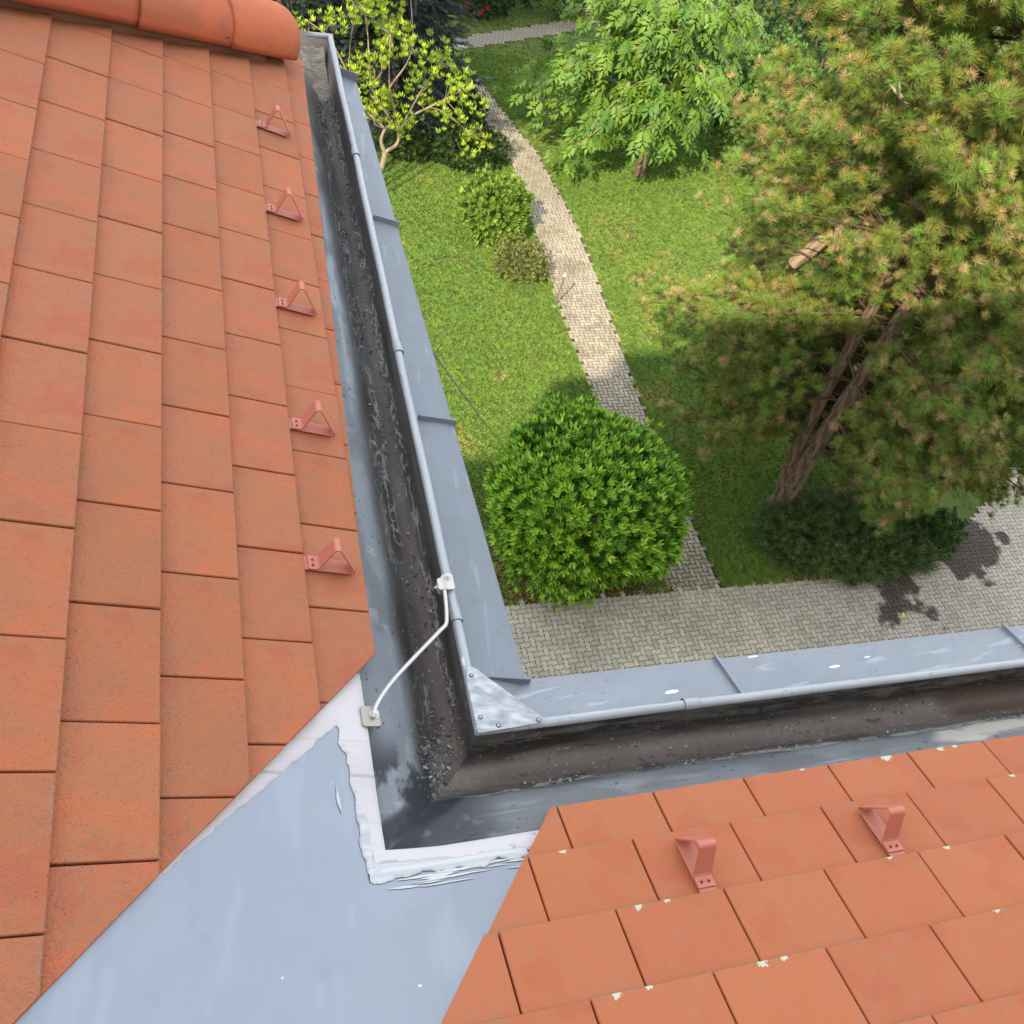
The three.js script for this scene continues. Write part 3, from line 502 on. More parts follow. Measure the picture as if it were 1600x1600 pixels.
  // far end wall of the bay gutter
  { const pos = [], idx = [], uv = []; const S = profPts.length; profPts.forEach((p, j) => { const x = lerp(0.018, -0.16, p.x / 0.2); pos.push(x, p.y, ZE + 0.01, x, 0.03 * p.x / 0.2, ZE - 0.004); uv.push(0.95, j / S, 0.99, j / S); if (j) { const a = 2 * (j - 1); idx.push(a, a + 2, a + 1, a + 1, a + 2, a + 3); } }); part('gutter_end', geoFrom(pos, idx, uv), std({ color: lin(0.36, 0.34, 0.29), roughness: 0.8 }), gl);
    part('silt', (() => { const P = [], U = [], I = [], nx = 14, nz = 24; for (let i = 0; i <= nx; i++) for (let j = 0; j <= nz; j++) { const x = lerp(-0.004, -0.17, i / nx), t = j / nz, z = ZE + 0.008 + t * 0.28; P.push(x, lerp(-0.03, -0.085, Math.pow(t, 0.8)) + lerp(0.03, 0.06, t) * Math.pow(i / nx, 1.4) + 0.05 * (fbm(x * 26, z * 26, 7, 5) - 0.5), z); U.push(t, i / nx); } for (let i = 0; i < nx; i++) for (let j = 0; j < nz; j++) { const a = i * (nz + 1) + j; I.push(a, a + 1, a + nz + 1, a + 1, a + nz + 2, a + nz + 1); } return geoFrom(P, I, U); })(), std({ map: makeTex(256, 256, (u, v) => mix3([170, 162, 146], [112, 104, 94], clamp(fbm(u * 60, v * 8, 231, 4) * 1.4 - 0.1))), roughness: 0.95 }), gl); }
  // cornice covers outside the rim
  const cover = (name, pts, mat, label) => part(name, pts, mat, house, label);
  const strip = (rows, U) => { const pos = [], uv = [], idx = [], S = rows[0].length; rows.forEach((r, i) => r.forEach((p, j) => { pos.push(...p); uv.push(U(i), j / (S - 1)); })); for (let i = 0; i < rows.length - 1; i++) for (let j = 0; j < S - 1; j++) { const a = i * S + j; idx.push(a, a + 1, a + S, a + 1, a + S + 1, a + S); } return geoFrom(pos, idx, uv); };
  const outX = (z) => lerp(0.136, 0.09, (z + 0.13) / -2.25), sag = (a, b) => 0.004 * (fbm(a * 4, b * 9, 19, 2) - 0.5);
  const rowsL = []; for (let i = 0; i <= 60; i++) { const z = lerp(-0.128, -2.385, i / 60), o = outX(z); rowsL.push([[0.014, -0.012, z], [0.024, -0.03 + sag(z, 0), z], [lerp(0.024, o, 0.4), -0.038 + sag(z, 1), z], [lerp(0.024, o, 0.75), -0.046 + sag(z, 2), z], [o - 0.002, -0.053, z], [o, -0.057, z], [o, -0.1, z]]); }
  const cl = cover('cornice_cover', strip(rowsL, (i) => i / 60), zincMat, 'slate grey metal cornice cover beside the bay gutter');
  const rowsR = []; for (let i = 0; i <= 60; i++) { const t = i / 60, x = (o) => lerp(o, 2.5, t), o = -0.1285, S = [[0.014, -0.014, -0.012], [0.024, -0.024, -0.03], [0.066, -0.066, -0.038], [0.106, -0.1, -0.046], [0.134, o + 0.002, -0.053], [0.136, o, -0.057], [0.136, o, -0.1]]; rowsR.push(S.map(([xs, z, y], k) => [x(xs), y + (k > 0 && k < 4 ? sag(x(xs), k) : 0), z]).reverse()); }
  const cr = cover('cornice_cover', strip(rowsR, (i) => 1 - i / 60), zincMatF, 'paint spattered metal cornice cover beside the front gutter');
  { const c = geoFrom([0.014, -0.0125, -0.014, 0.136, -0.0558, -0.1285, 0.136, -0.0558, -0.127, 0.014, -0.0128, -0.13, 0.135, -0.0555, -0.13], [0, 4, 3, 0, 1, 4], [0, 0, 0.1, 0.5, 0.1, 0.5, 0, 0.5, 0.1, 0.9]); part('cover_corner', c, zincMat, cl); }
  const seamGeo = (a, b, h, w) => { const d = b.clone().sub(a), l = d.length(); const g = new THREE.BoxGeometry(w, h, l, 1, 1, 1); const p = g.attributes.position; for (let i = 0; i < p.count; i++) if (p.getY(i) > 0) p.setX(i, p.getX(i) * 0.5 + w * 0.25); g.computeVertexNormals(); g.applyMatrix4(new THREE.Matrix4().lookAt(b, a, V(0, 1, 0))); g.translate((a.x + b.x) / 2, (a.y + b.y) / 2, (a.z + b.z) / 2); return g; };
  for (const z of [-0.8, -1.577]) { part('standing_seam', seamGeo(V(0.036, -0.03, z), V(outX(z) + 0.003, -0.05, z), 0.02, 0.012), zincMat, cl); }
  part('standing_seam', seamGeo(V(0.036, -0.03, -0.126), V(0.139, -0.05, -0.119), 0.022, 0.012), zincMat, cl);
  part('standing_seam', seamGeo(V(0.026, -0.022, -2.383), V(0.09, -0.04, -2.383), 0.03, 0.004), zincMat, cl);
  for (const x of [0.542, 1.27]) part('standing_seam', seamGeo(V(x + 0.012, -0.03, -0.03), V(x, -0.05, -0.131), 0.014, 0.013), zincMatF, cr);
  // riveted corner plate
  { const sh = [[0.004, -0.002], [0.012, -0.001], [0.122, -0.006], [0.127, -0.014], [0.022, -0.13], [0.011, -0.132], [0.003, -0.1]], pos = [], idx = [], uv = [], n = sh.length; for (const y of [0.0135, 0.0108]) for (const [x, z] of sh) { pos.push(x, y - 0.05 * Math.max(0, x - z - 0.12), z); uv.push(x * 3, z * 3 + 0.5); } for (let i = 1; i < n - 1; i++) { idx.push(0, i, i + 1); idx.push(n, n + i + 1, n + i); } for (let i = 0; i < n; i++) { const j = (i + 1) % n; idx.push(i, n + i, j, j, n + i, n + j); }
    const pl = part('corner_plate', flat(geoFrom(pos, idx, uv)), std({ map: makeTex(256, 256, (u, v) => mix3([150, 156, 160], [200, 203, 206], clamp(fbm(u * 14 + v * 9, v * 40 - u * 12, 171, 4) * 2.0 - 0.5))), color: lin(0.82, 0.82, 0.82), roughness: 0.45, metalness: 0.25 }), house, 'triangular riveted plate on the gutter corner');
    for (const [x, z] of [[0.0145, -0.1133], [0.0138, -0.03], [0.0425, -0.0105], [0.1165, -0.0113]]) { const g = new THREE.CylinderGeometry(0.0024, 0.0032, 0.0018, 12).translate(x, 0.0143, z); part('rivet', g, beadMat, pl); const t = new THREE.TorusGeometry(0.0038, 0.0005, 4, 14).rotateX(Math.PI / 2).translate(x, 0.0136, z); part('rivet', t, darkMetal, pl); } }
}

// ---------------------------------------------------------------- snow guards
{
  const mat = std({ map: makeTex(128, 128, (u, v) => mix3([194, 112, 92], [206, 124, 102], fbm(u * 9, v * 9, 181, 4))), color: lin(0.82, 0.82, 0.82), roughness: 0.55 });
  const hole = std({ color: lin(0.09, 0.035, 0.03), roughness: 0.8 });
  // strap path in (s down the slope from the tile lap, n)
  const strap = (pts, w, th) => { const cur = [], pos = [], idx = []; const n = pts.length; for (let i = 0; i < n; i++) { const a = pts[Math.max(0, i - 1)], b = pts[Math.min(n - 1, i + 1)], dx = b[0] - a[0], dy = b[1] - a[1], l = Math.hypot(dx, dy); cur.push([pts[i][0], pts[i][1], -dy / l, dx / l]); }
    for (const [x, y, nx, ny] of cur) for (const [k, sd] of [[1, 1], [1, -1], [-1, -1], [-1, 1]]) pos.push(sd * w / 2, y + ny * k * th / 2, x + nx * k * th / 2);
    for (let i = 0; i < n - 1; i++) for (let j = 0; j < 4; j++) { const a = i * 4 + j, b = i * 4 + (j + 1) % 4, c = a + 4, d = b + 4; idx.push(a, b, c, b, d, c); }
    idx.push(0, 2, 1, 0, 3, 2); const e = (n - 1) * 4; idx.push(e, e + 1, e + 2, e, e + 2, e + 3); return flat(geoFrom(pos, idx)); };
  const arc = (cx, cy, r, a0, a1, n) => Array.from({ length: n + 1 }, (_, i) => { const a = lerp(a0, a1, i / n); return [cx + Math.cos(a) * r, cy + Math.sin(a) * r]; });
  // local z = down the slope, y = normal; runs from under the upper tile, back along the triangle
  const basePts = [[-0.06, 0.002], [-0.01, 0.004], [0.0, 0.0055], [0.05, 0.0055], [0.088, 0.0055], ...arc(0.09, 0.0105, 0.005, -1.57, 0.95, 6)];
  const triPts = [[0.0935, 0.0135], [0.0485, 0.066], ...arc(0.043, 0.0625, 0.006, 0.7, 2.75, 7), [0.0285, 0.015], [0.026, 0.0105], [0.021, 0.0085], [0.008, 0.0085]];
  function guard(label, group) {
    const t = thing('snow_guard', label, 'snow guard', group);
    part('base_strap', strap(basePts, 0.029, 0.0022), mat, t); part('triangle_bow', strap(triPts, 0.029, 0.0022), mat, t);
    for (const x of [-0.006, 0.006]) { const g = new THREE.CylinderGeometry(0.0021, 0.0024, 0.0018, 10).translate(x, 0.0102, 0.0165); part('rivet', g, hole, t); }
    return t;
  }
  const dirA = basisA.clone().multiply(new THREE.Matrix4().makeRotationY(Math.PI)), dirB = basisB.clone().multiply(new THREE.Matrix4().makeRotationY(Math.PI));
  const place = (t, basis, a, s) => { const p = V(a, -0.0128, s).applyMatrix4(basis); const q = new THREE.Quaternion().setFromRotationMatrix(basis.clone().setPosition(0, 0, 0).multiply(new THREE.Matrix4().makeRotationY(Math.PI)).multiply(new THREE.Matrix4().makeRotationX(-0.108))); t.position.copy(p); t.quaternion.copy(q); t.updateMatrixWorld(); };
  const zA = [[-0.332, 'nearest the lightning rod, first of five'], [-0.679, 'second of five from the lightning rod'], [-1.06, 'middle one of five on the left slope'], [-1.428, 'fourth of five from the lightning rod'], [-1.825, 'nearest the hip caps, last of five']];
  zA.forEach(([z, l]) => place(guard('pink triangular snow guard on the left roof, ' + l, 'snow guards on the left roof slope'), basisA, z, 0.118));
  place(guard('pink triangular snow guard on the front roof, nearer the valley', 'snow guards on the front roof slope'), basisB, 0.27, 0.206);
  place(guard('pink triangular snow guard on the front roof, farther from the valley', 'snow guards on the front roof slope'), basisB, 0.61, 0.206);
}

// ---------------------------------------------------------------- lightning conductor
{
  const t = thing('lightning_conductor', 'bent pale lightning conductor rod clamped across the gutter', 'lightning rod');
  const alu = std({ color: lin(0.56, 0.55, 0.53), roughness: 0.38, metalness: 0.35 }), steel = std({ color: lin(0.5, 0.48, 0.44), roughness: 0.35, metalness: 0.5 });
  const pl = [V(-0.001, 0.014, -0.33), V(-0.0009, 0.013, -0.3037), V(-0.009, 0.018, -0.2383), V(-0.0145, 0.021, -0.219), V(-0.028, 0.025, -0.2048), V(-0.135, 0.046, -0.0989), V(-0.1625, 0.051, -0.064), V(-0.172, 0.052, -0.047), V(-0.175, 0.048, -0.036)];
  part('rod', tube(smoothPts(pl, 70), Array(71).fill(0.0038), 10), alu, t);
  const bx = (w, h, d) => { const s = new THREE.Shape(); s.moveTo(-w / 2 + 0.003, -d / 2); s.lineTo(w / 2 - 0.003, -d / 2); s.lineTo(w / 2, -d / 2 + 0.003); s.lineTo(w / 2, d / 2 - 0.003); s.lineTo(w / 2 - 0.003, d / 2); s.lineTo(-w / 2 + 0.003, d / 2); s.lineTo(-w / 2, d / 2 - 0.003); s.lineTo(-w / 2, -d / 2 + 0.003); return new THREE.ExtrudeGeometry(s, { depth: h, bevelEnabled: true, bevelSize: 0.0006, bevelThickness: 0.0006, bevelSegments: 1 }).rotateX(-Math.PI / 2); };
  const bolt = (parent, x, y, z, r, ax) => { const g = mergeGeometries([new THREE.CylinderGeometry(r, r, r * 0.7, 6), new THREE.CylinderGeometry(r * 0.55, r * 0.6, r * 0.9, 14).translate(0, r * 0.7, 0), new THREE.CylinderGeometry(r * 1.35, r * 1.35, r * 0.2, 16).translate(0, -r * 0.4, 0)].map((q) => q.toNonIndexed())); g.applyMatrix4(new THREE.Matrix4().makeRotationFromQuaternion(new THREE.Quaternion().setFromUnitVectors(V(0, 1, 0), ax.clone().normalize()))); g.translate(x, y, z); part('bolt', g, alu, parent); };
  const c1 = part('rim_clamp', mergeGeometries([bx(0.017, 0.004, 0.036).translate(0.0105, 0.0135, -0.3165), box(0.004, 0.026, 0.034, 0.0005, 0.004, -0.3165).toNonIndexed(), bx(0.010, 0.016, 0.026).translate(-0.0075, 0.002, -0.312)].map((g) => g.index ? g.toNonIndexed() : g)), steel, t);
  bolt(c1, 0.0085, 0.0205, -0.3255, 0.0048, V(0, 1, 0.1)); bolt(c1, -0.0155, 0.012, -0.308, 0.0038, V(-1, 0.3, 0.2));
  const pm = new THREE.Matrix4().makeRotationZ(-0.30).setPosition(-0.180, 0.0425, -0.040);
  const c2 = part('edge_clamp', mergeGeometries([bx(0.031, 0.003, 0.036), box(0.004, 0.012, 0.026, 0.0155, -0.004, 0.003).toNonIndexed()].map((g) => g.index ? g.toNonIndexed() : g)).applyMatrix4(pm), std({ color: lin(0.36, 0.32, 0.27), roughness: 0.4, metalness: 0.5 }), t);
  bolt(c2, -0.1725, 0.0475, -0.0432, 0.0062, V(0.25, 1, 0.1));
}

// ---------------------------------------------------------------- plants
function leafGeo(l, w, fold = 0.25, droop = 0.15) { // along +Z
  return geoFrom([0, 0, 0, -w / 2, w * fold, l * 0.45, 0, 0, l * 0.5, w / 2, w * fold, l * 0.45, 0, -l * droop, l], [0, 2, 1, 0, 3, 2, 1, 2, 4, 2, 3, 4]);
}
function whorl(n, l, w, tilt, seed, jit = 0.3) { // rosette round +Z
  const r = rng(seed), g = [];
  for (let k = 0; k < n; k++) { const a = k / n * 6.283 + (r() - 0.5) * jit * 2, t = tilt + (r() - 0.5) * jit, s = 0.75 + r() * 0.45; const q = leafGeo(l * s, w * s, 0.22, 0.1 + 0.2 * r()); q.rotateX(-t); q.rotateZ(a); q.translate(0, 0, (r() - 0.5) * l * 0.35); g.push(q); }
  return mergeGeometries(g);
}
const leafMat = (rough = 0.55, tr = 0.3) => new THREE.MeshPhysicalMaterial({ color: 0xffffff, roughness: rough, transmission: tr, thickness: 0, side: THREE.DoubleSide, specularIntensity: 0.5 });
const barkTex = makeTex(256, 512, (u, v) => { const n = fbm(u * 30, v * 8, 241, 5), cr = sstep(0.48, 0.66, fbm(u * 20 + 3, v * 4, 243, 5)); return mix3(mix3([104, 84, 66], [142, 118, 94], n), [66, 50, 40], cr * 0.7); }, { repeat: true });
const barkMat = std({ map: barkTex, roughness: 0.95, bumpMap: barkTex, bumpScale: 0.03 });
const twigMat = std({ color: lin(0.3, 0.23, 0.15), roughness: 0.9 });
const darkTwig = std({ color: lin(0.13, 0.09, 0.06), roughness: 0.95 });
const rv = (r) => V(r() - 0.5, r() - 0.5, r() - 0.5);

// round shrub at the corner of the drive
function domeShrub(name, label, c, R, leaf, count, cols, seed, lumps = 0.12, stems = 9, mat = leafMat(), upBias = 0.5, young = null) {
  const tips = [];
  const t = thing(name, label, 'shrub'), r = rng(seed), list = [], base = V(c.x, G - 0.02, c.z);
  const bump = (d) => 1 + lumps * (fbm(d.x * 3.2 + seed, d.y * 3.2 + d.z * 4.1, seed, 3) - 0.5) * 2.2 + lumps * (fbm(d.x * 1.4 + d.y + 7, d.z * 1.5 - d.y + seed, seed + 5, 2) - 0.5) * 1.6;
  for (let i = 0; i < count; i++) {
    let d = rv(r).multiplyScalar(2); if (d.lengthSq() > 1) { i--; continue; } d.normalize(); if (d.y < -0.75) { i--; continue; }
    const k = (i % 4 ? 0.84 + 0.16 * r() + (r() < 0.07 ? 0.12 * r() : 0) : 0.45 + 0.45 * r()) * bump(d), p = V(c.x + d.x * R.x * k, c.y + d.y * R.y * k, c.z + d.z * R.z * k);
    if (p.y < G + 0.05) continue;
    const o = V(d.x / R.x, d.y / R.y, d.z / R.z).normalize().add(V(0, upBias, 0)).addScaledVector(rv(r), 0.9), q = r(), cc = mix3(cols[0], cols[1], q * q), b = 0.8 + 0.4 * r();
    list.push({ m: orient(p, o, r() * 6.28, 0.7 + 0.6 * r()), c: lin(cc[0] * b, cc[1] * b, cc[2] * b) });
    if (young && i % 4 && r() < young.share) { const y = mix3(young.cols[0], young.cols[1], r()); tips.push({ m: orient(p.clone().addScaledVector(o.clone().normalize(), 0.05 + 0.05 * r()), o, r() * 6.28, 0.7 + 0.6 * r()), c: lin(...y) }); }
  }
  inst('foliage', leaf, mat, list, t);
  if (young) inst('young_leaves', young.geo, mat, tips, t);
  const st = [];
  for (let k = 0; k < stems; k++) { const d = V(Math.cos(k * 2.4), 0.6 + r() * 0.9, Math.sin(k * 2.4)).normalize(), e = V(c.x + d.x * R.x * 0.8, c.y + d.y * R.y * 0.75, c.z + d.z * R.z * 0.8); const b0 = base.clone().add(V(d.x * 0.15, 0, d.z * 0.15)); st.push(tube(smoothPts([b0, b0.clone().lerp(e, 0.45).add(rv(r).multiplyScalar(0.2)), e], 8), Array.from({ length: 9 }, (_, i) => lerp(0.035, 0.008, i / 8) * R.x / 1.6), 6)); }
  part('branches', mergeGeometries(st), darkTwig, t);
  return t;
}
domeShrub('round_shrub', 'large round bright green shrub at the corner of path and drive', V(6.28, G + 1.7, -9.95), V(2.0, 1.62, 1.9), whorl(6, 0.135, 0.05, 0.95, 1), 5600, [[0.07, 0.19, 0.015], [0.16, 0.33, 0.028]], 21, 0.2, 12, leafMat(0.45, 0.25), 0.7, { geo: whorl(5, 0.13, 0.052, 0.8, 12), share: 0.8, cols: [[0.17, 0.36, 0.025], [0.38, 0.58, 0.05]] });
domeShrub('small_shrub', 'small yellow green shrub left of the path, lit by the sun', V(7.15, G + 0.75, -21.5), V(0.95, 0.85, 0.9), whorl(6, 0.15, 0.07, 0.8, 2), 900, [[0.13, 0.24, 0.03], [0.28, 0.36, 0.05]], 22, 0.3, 7);
domeShrub('small_shrub', 'thin straw coloured bush beside the path, near the metal post', V(7.55, G + 0.45, -19.5), V(0.75, 0.5, 0.7), whorl(5, 0.1, 0.04, 0.7, 3), 480, [[0.15, 0.17, 0.04], [0.28, 0.26, 0.08]], 23, 0.35, 7);
domeShrub('low_hedge_shrub', 'dark low bush between the crooked tree and the path', V(7.3, G + 0.4, -25.2), V(1.1, 0.55, 1.0), whorl(6, 0.12, 0.045, 0.8, 4), 700, [[0.025, 0.06, 0.012], [0.08, 0.13, 0.02]], 24, 0.3, 6);
domeShrub('low_hedge_shrub', 'dark low bush under the crooked yellow green tree', V(5.6, G + 0.22, -25.5), V(1.1, 0.3, 0.8), whorl(6, 0.11, 0.045, 0.8, 5), 420, [[0.025, 0.055, 0.012], [0.08, 0.12, 0.02]], 25, 0.3, 6);
domeShrub('low_hedge_shrub', 'little dark bush left of the shaded path bend', V(7.4, G + 0.4, -27.6), V(0.8, 0.6, 0.9), whorl(6, 0.14, 0.06, 0.8, 6), 420, [[0.03, 0.08, 0.015], [0.07, 0.14, 0.02]], 26, 0.3, 6);
domeShrub('leafy_bush', 'light green small leaved bush between walnut and pine', V(17.3, G + 1.9, -26.2), V(1.9, 1.95, 1.8), whorl(8, 0.13, 0.07, 0.9, 7), 2400, [[0.10, 0.2, 0.03], [0.22, 0.33, 0.07]], 27, 0.25, 8);
// dark spreading juniper under the pine
{
  const r = rng(31), g = []; for (let k = 0; k < 26; k++) { const z = k / 26 * 0.42, a = k * 2.4; const q = leafGeo(0.1, 0.017, 0.1, 0); q.rotateX(-0.6 - 0.3 * r()); q.rotateZ(a); q.translate(0, 0, z); g.push(q); }
  const spray = mergeGeometries(g), t = thing('juniper', 'dark spreading evergreen ground cover at the foot of the pine', 'shrub'), list = [];
  const hgt = (x, z) => 0.55 * Math.sqrt(Math.max(0, 1 - ((x - 13.3) / 2.4) ** 2 - ((z + 9.85) / 1.15) ** 2)) * (0.6 + 0.8 * fbm(x * 1.4, z * 1.4, 33, 3));
  for (let i = 0; i < 2600; i++) { const x = 13.3 + (r() - 0.5) * 5, z = -9.85 + (r() - 0.5) * 2.5, h = hgt(x, z); if (h < 0.05) { continue; } const d = V((x - 13.3) * 0.35 + (r() - 0.5) * 1.4, 0.35 + r() * 0.5, (z + 9.85) * 0.6 + (r() - 0.5) * 1.4 + 0.2), b = 0.7 + 0.6 * r(), q = r(); list.push({ m: orient(V(x, G + h * (0.45 + 0.55 * r()), z), d, r() * 6.28, 0.7 + 0.6 * r()), c: lin((0.045 + 0.045 * q) * b, (0.085 + 0.05 * q) * b, (0.02 + 0.008 * q) * b) }); }
  inst('foliage', spray, leafMat(0.7, 0.1), list, t);
  const st = []; for (let k = 0; k < 10; k++) { const a = k * 0.63, e = V(13.3 + Math.cos(a) * 2, G + 0.22, -9.85 + Math.sin(a) * 0.9); st.push(tube(smoothPts([V(13.3, G - 0.02, -9.9), V(13.3 + Math.cos(a), G + 0.2, -9.85 + Math.sin(a) * 0.5), e], 6), [0.03, 0.026, 0.022, 0.018, 0.014, 0.01, 0.006], 6)); }
  part('branches', mergeGeometries(st), darkTwig, t);
}
domeShrub('small_shrub', 'dark leafy bush at the drive edge beside the wet patch', V(15.3, G + 0.35, -9.75), V(0.85, 0.5, 0.65), whorl(6, 0.12, 0.06, 0.8, 8), 420, [[0.03, 0.09, 0.015], [0.1, 0.17, 0.02]], 28, 0.3, 6);

// crooked yellow-green tree
{
  const t = thing('crooked_tree', 'crooked small tree with chartreuse leaf rosettes beyond the gutter end', 'tree'), r = rng(41);
  const CL = [[3.19, -8.87, -23.88], [3.62, -8.8, -24.09], [3.9, -9.55, -25.13], [4.32, -9.37, -24.63], [4.43, -9.29, -23.66], [2.87, -9.63, -24.62], [4.29, -10.16, -24.43], [3.78, -10.13, -23.91], [3.35, -11.02, -25.11], [3.56, -10.6, -23.87], [3.9, -10.9, -24.34], [5.56, -10.05, -24.26], [5.9, -10.21, -24.03], [5.41, -10.72, -24.43], [5.36, -11.34, -24.73], [6.45, -10.84, -24.94], [6.3, -10.62, -23.67], [4.66, -11.8, -24.69], [4.25, -12.08, -24.86], [4.76, -11.98, -23.98], [3.83, -11.19, -23.6], [5.92, -11.96, -25.08], [6.09, -11.51, -23.74], [6.59, -11.01, -23.67], [7.1, -12.51, -24.69], [7.12, -12.47, -24.09], [2.12, -9.93, -24.84], [4.88, -9.51, -23.45], [4.23, -9.83, -24.89], [2.6, -8.2, -24.6], [3.9, -8.1, -24.4], [4.8, -8.4, -24.6]];
  const list = [];
  for (const [x, y, z] of CL) for (let k = 0; k < 21; k++) { const o = rv(r).multiplyScalar(0.85); o.y *= 0.7; const p = V(x, y, z).add(o), b = 0.8 + 0.4 * r(), q = r(); list.push({ m: orient(p, V(r() - 0.5, 0.9, r() - 0.5), r() * 6.28, 0.75 + 0.5 * r()), c: lin(lerp(0.22, 0.46, q) * b, lerp(0.36, 0.54, q) * b, 0.03 * b) }); }
  inst('foliage', whorl(7, 0.14, 0.05, 0.95, 9), leafMat(0.5, 0.35), list, t);
  const f1 = V(4.5, -13.1, -24.48), trunk = [V(4.45, G - 0.05, -24.5), V(4.5, -13.3, -24.48), f1];
  part('trunk', tube(smoothPts(trunk, 8), Array.from({ length: 9 }, (_, i) => lerp(0.085, 0.07, i / 8)), 10, 0.15), twigMat, t);
  const limbs = [[f1, V(4.83, -12.75, -24.42), V(4.83, -12.35, -24.4), V(4.74, -12.0, -24.3)], [f1, V(4.36, -12.75, -24.5), V(4.45, -12.35, -24.45), V(4.62, -12.1, -24.3)], [V(4.83, -12.35, -24.4), V(5.2, -11.9, -24.5), V(5.9, -11.8, -24.8), V(6.9, -12.3, -24.6)], [V(4.45, -12.35, -24.45), V(3.8, -11.8, -24.5), V(3.4, -11.1, -24.8), V(3.3, -9.0, -24.2)], [V(4.74, -12.0, -24.3), V(4.4, -11, -24.2), V(4.3, -9.6, -24.3)], [V(4.83, -12.35, -24.4), V(5.3, -11.2, -24.4), V(5.7, -10.2, -24.2)], [V(5.2, -11.9, -24.5), V(6.0, -11.2, -24.2), V(6.4, -10.8, -24)], [V(4.62, -12.1, -24.3), V(3.9, -10.9, -24), V(3.6, -9.2, -24.1), V(3.2, -8.0, -24.3)], [V(3.4, -11.1, -24.8), V(2.7, -10, -24.7), V(2.2, -9.7, -24.8)], [V(4.4, -11, -24.2), V(4.8, -9.8, -23.8), V(4.7, -8.5, -24.2)]];
  limbs.forEach((l, i) => part('branch', tube(smoothPts(l, 12), Array.from({ length: 13 }, (_, k) => lerp(i < 2 ? 0.058 : 0.032, i < 2 ? 0.035 : 0.01, k / 12)), 7, 0.2, i), twigMat, t));
  const tw = []; for (const [x, y, z] of CL) { let best = null, bd = 9; for (const l of limbs) for (const p of l) { const d = p.distanceTo(V(x, y, z)); if (d < bd) { bd = d; best = p; } } for (let k = 0; k < 3; k++) { const e = V(x, y, z).add(rv(r).multiplyScalar(0.6)); tw.push(tube(smoothPts([best, best.clone().lerp(e, 0.5).add(rv(r).multiplyScalar(0.35)), e], 6), [0.014, 0.012, 0.011, 0.009, 0.008, 0.006, 0.004], 4)); } }
  part('twigs', mergeGeometries(tw), twigMat, t);
}
// walnut
{
  const t = thing('walnut_tree', 'broad tree with large drooping bright leaves right of the path', 'tree'), r = rng(51);
  const lf = []; for (let k = 0; k < 9; k++) { const sd = k % 2 ? 1 : -1, z = k === 8 ? 0.34 : 0.06 + Math.floor(k / 2) * 0.075, q = leafGeo(0.21 + 0.05 * r(), 0.095, 0.12, 0.25); if (k < 8) q.rotateY(sd * (0.95 + r() * 0.3)); q.rotateX(0.1); q.translate(0, -z * z * 0.5, z); lf.push(q); }
  const leaf = mergeGeometries(lf), list = [], base = V(12.96, G - 0.05, -24.9);
  part('trunk', tube(smoothPts([base, V(12.93, G + 1.4, -24.9), V(12.8, G + 2.6, -25), V(12.7, G + 4.6, -25.2)], 14), Array.from({ length: 15 }, (_, i) => lerp(0.17, 0.09, i / 14)), 10, 0.12), std({ map: barkTex, color: lin(1.25, 1.2, 1.1), roughness: 0.95 }), t);
  const ends = [], bt = [];
  for (let k = 0; k < 46; k++) {
    const a = k * 2.399 + r() * 0.5, h = lerp(0.9, 5.8, (k / 46)), L = lerp(3.5, 2.6, k / 46) * (0.65 + 0.45 * r()), s = V(12.93, G + Math.min(4.4, h * 0.75 + 0.6), -24.95), m = s.clone().add(V(Math.cos(a) * L * 0.5 - 0.3, 0.85 + r() * 0.4, Math.sin(a) * L * 0.5 - 0.3)), e = s.clone().add(V(Math.cos(a) * L - 0.8, (h - 2.2) * 0.42 + 0.1 + (r() - 0.5) * 0.9, Math.sin(a) * L * (Math.sin(a) > 0 ? 0.72 : 1) - 0.5)); e.y = Math.max(e.y, G + 1.0);
    const pts = smoothPts([s, m, e], 14); bt.push(tube(pts, Array.from({ length: 15 }, (_, i) => lerp(0.045, 0.007, i / 14)), 6, 0.1, k));
    pts.forEach((p, i) => { if (i < 4) return; for (let j = 0; j < 3; j++) { const o = rv(r).multiplyScalar(0.85), d = V(Math.cos(a) * 0.6 + (r() - 0.5) * 1.6, -0.25 - 0.5 * r(), Math.sin(a) * 0.6 + (r() - 0.5) * 1.6), pp = p.clone().add(o); if (pp.y < G + (pp.z > -24.6 && Math.abs(pp.x - 13) < 1.2 ? 1.5 : 0.4)) continue; const b = 0.8 + 0.45 * r(), q = r(); list.push({ m: orient(pp, d, (r() - 0.5) * 0.8, 0.75 + 0.5 * r()), c: lin(lerp(0.075, 0.17, q) * b, lerp(0.17, 0.28, q) * b, 0.022 * b) }); if (r() < 0.12) ends.push([p, pp]); } });
  }
  part('branches', mergeGeometries(bt), twigMat, t);
  part('twigs', mergeGeometries(ends.map(([a, b]) => tube([a, a.clone().lerp(b, 0.5).add(rv(r).multiplyScalar(0.1)), b], [0.01, 0.008, 0.005], 4))), twigMat, t);
  inst('foliage', leaf, leafMat(0.5, 0.35), list, t);
}
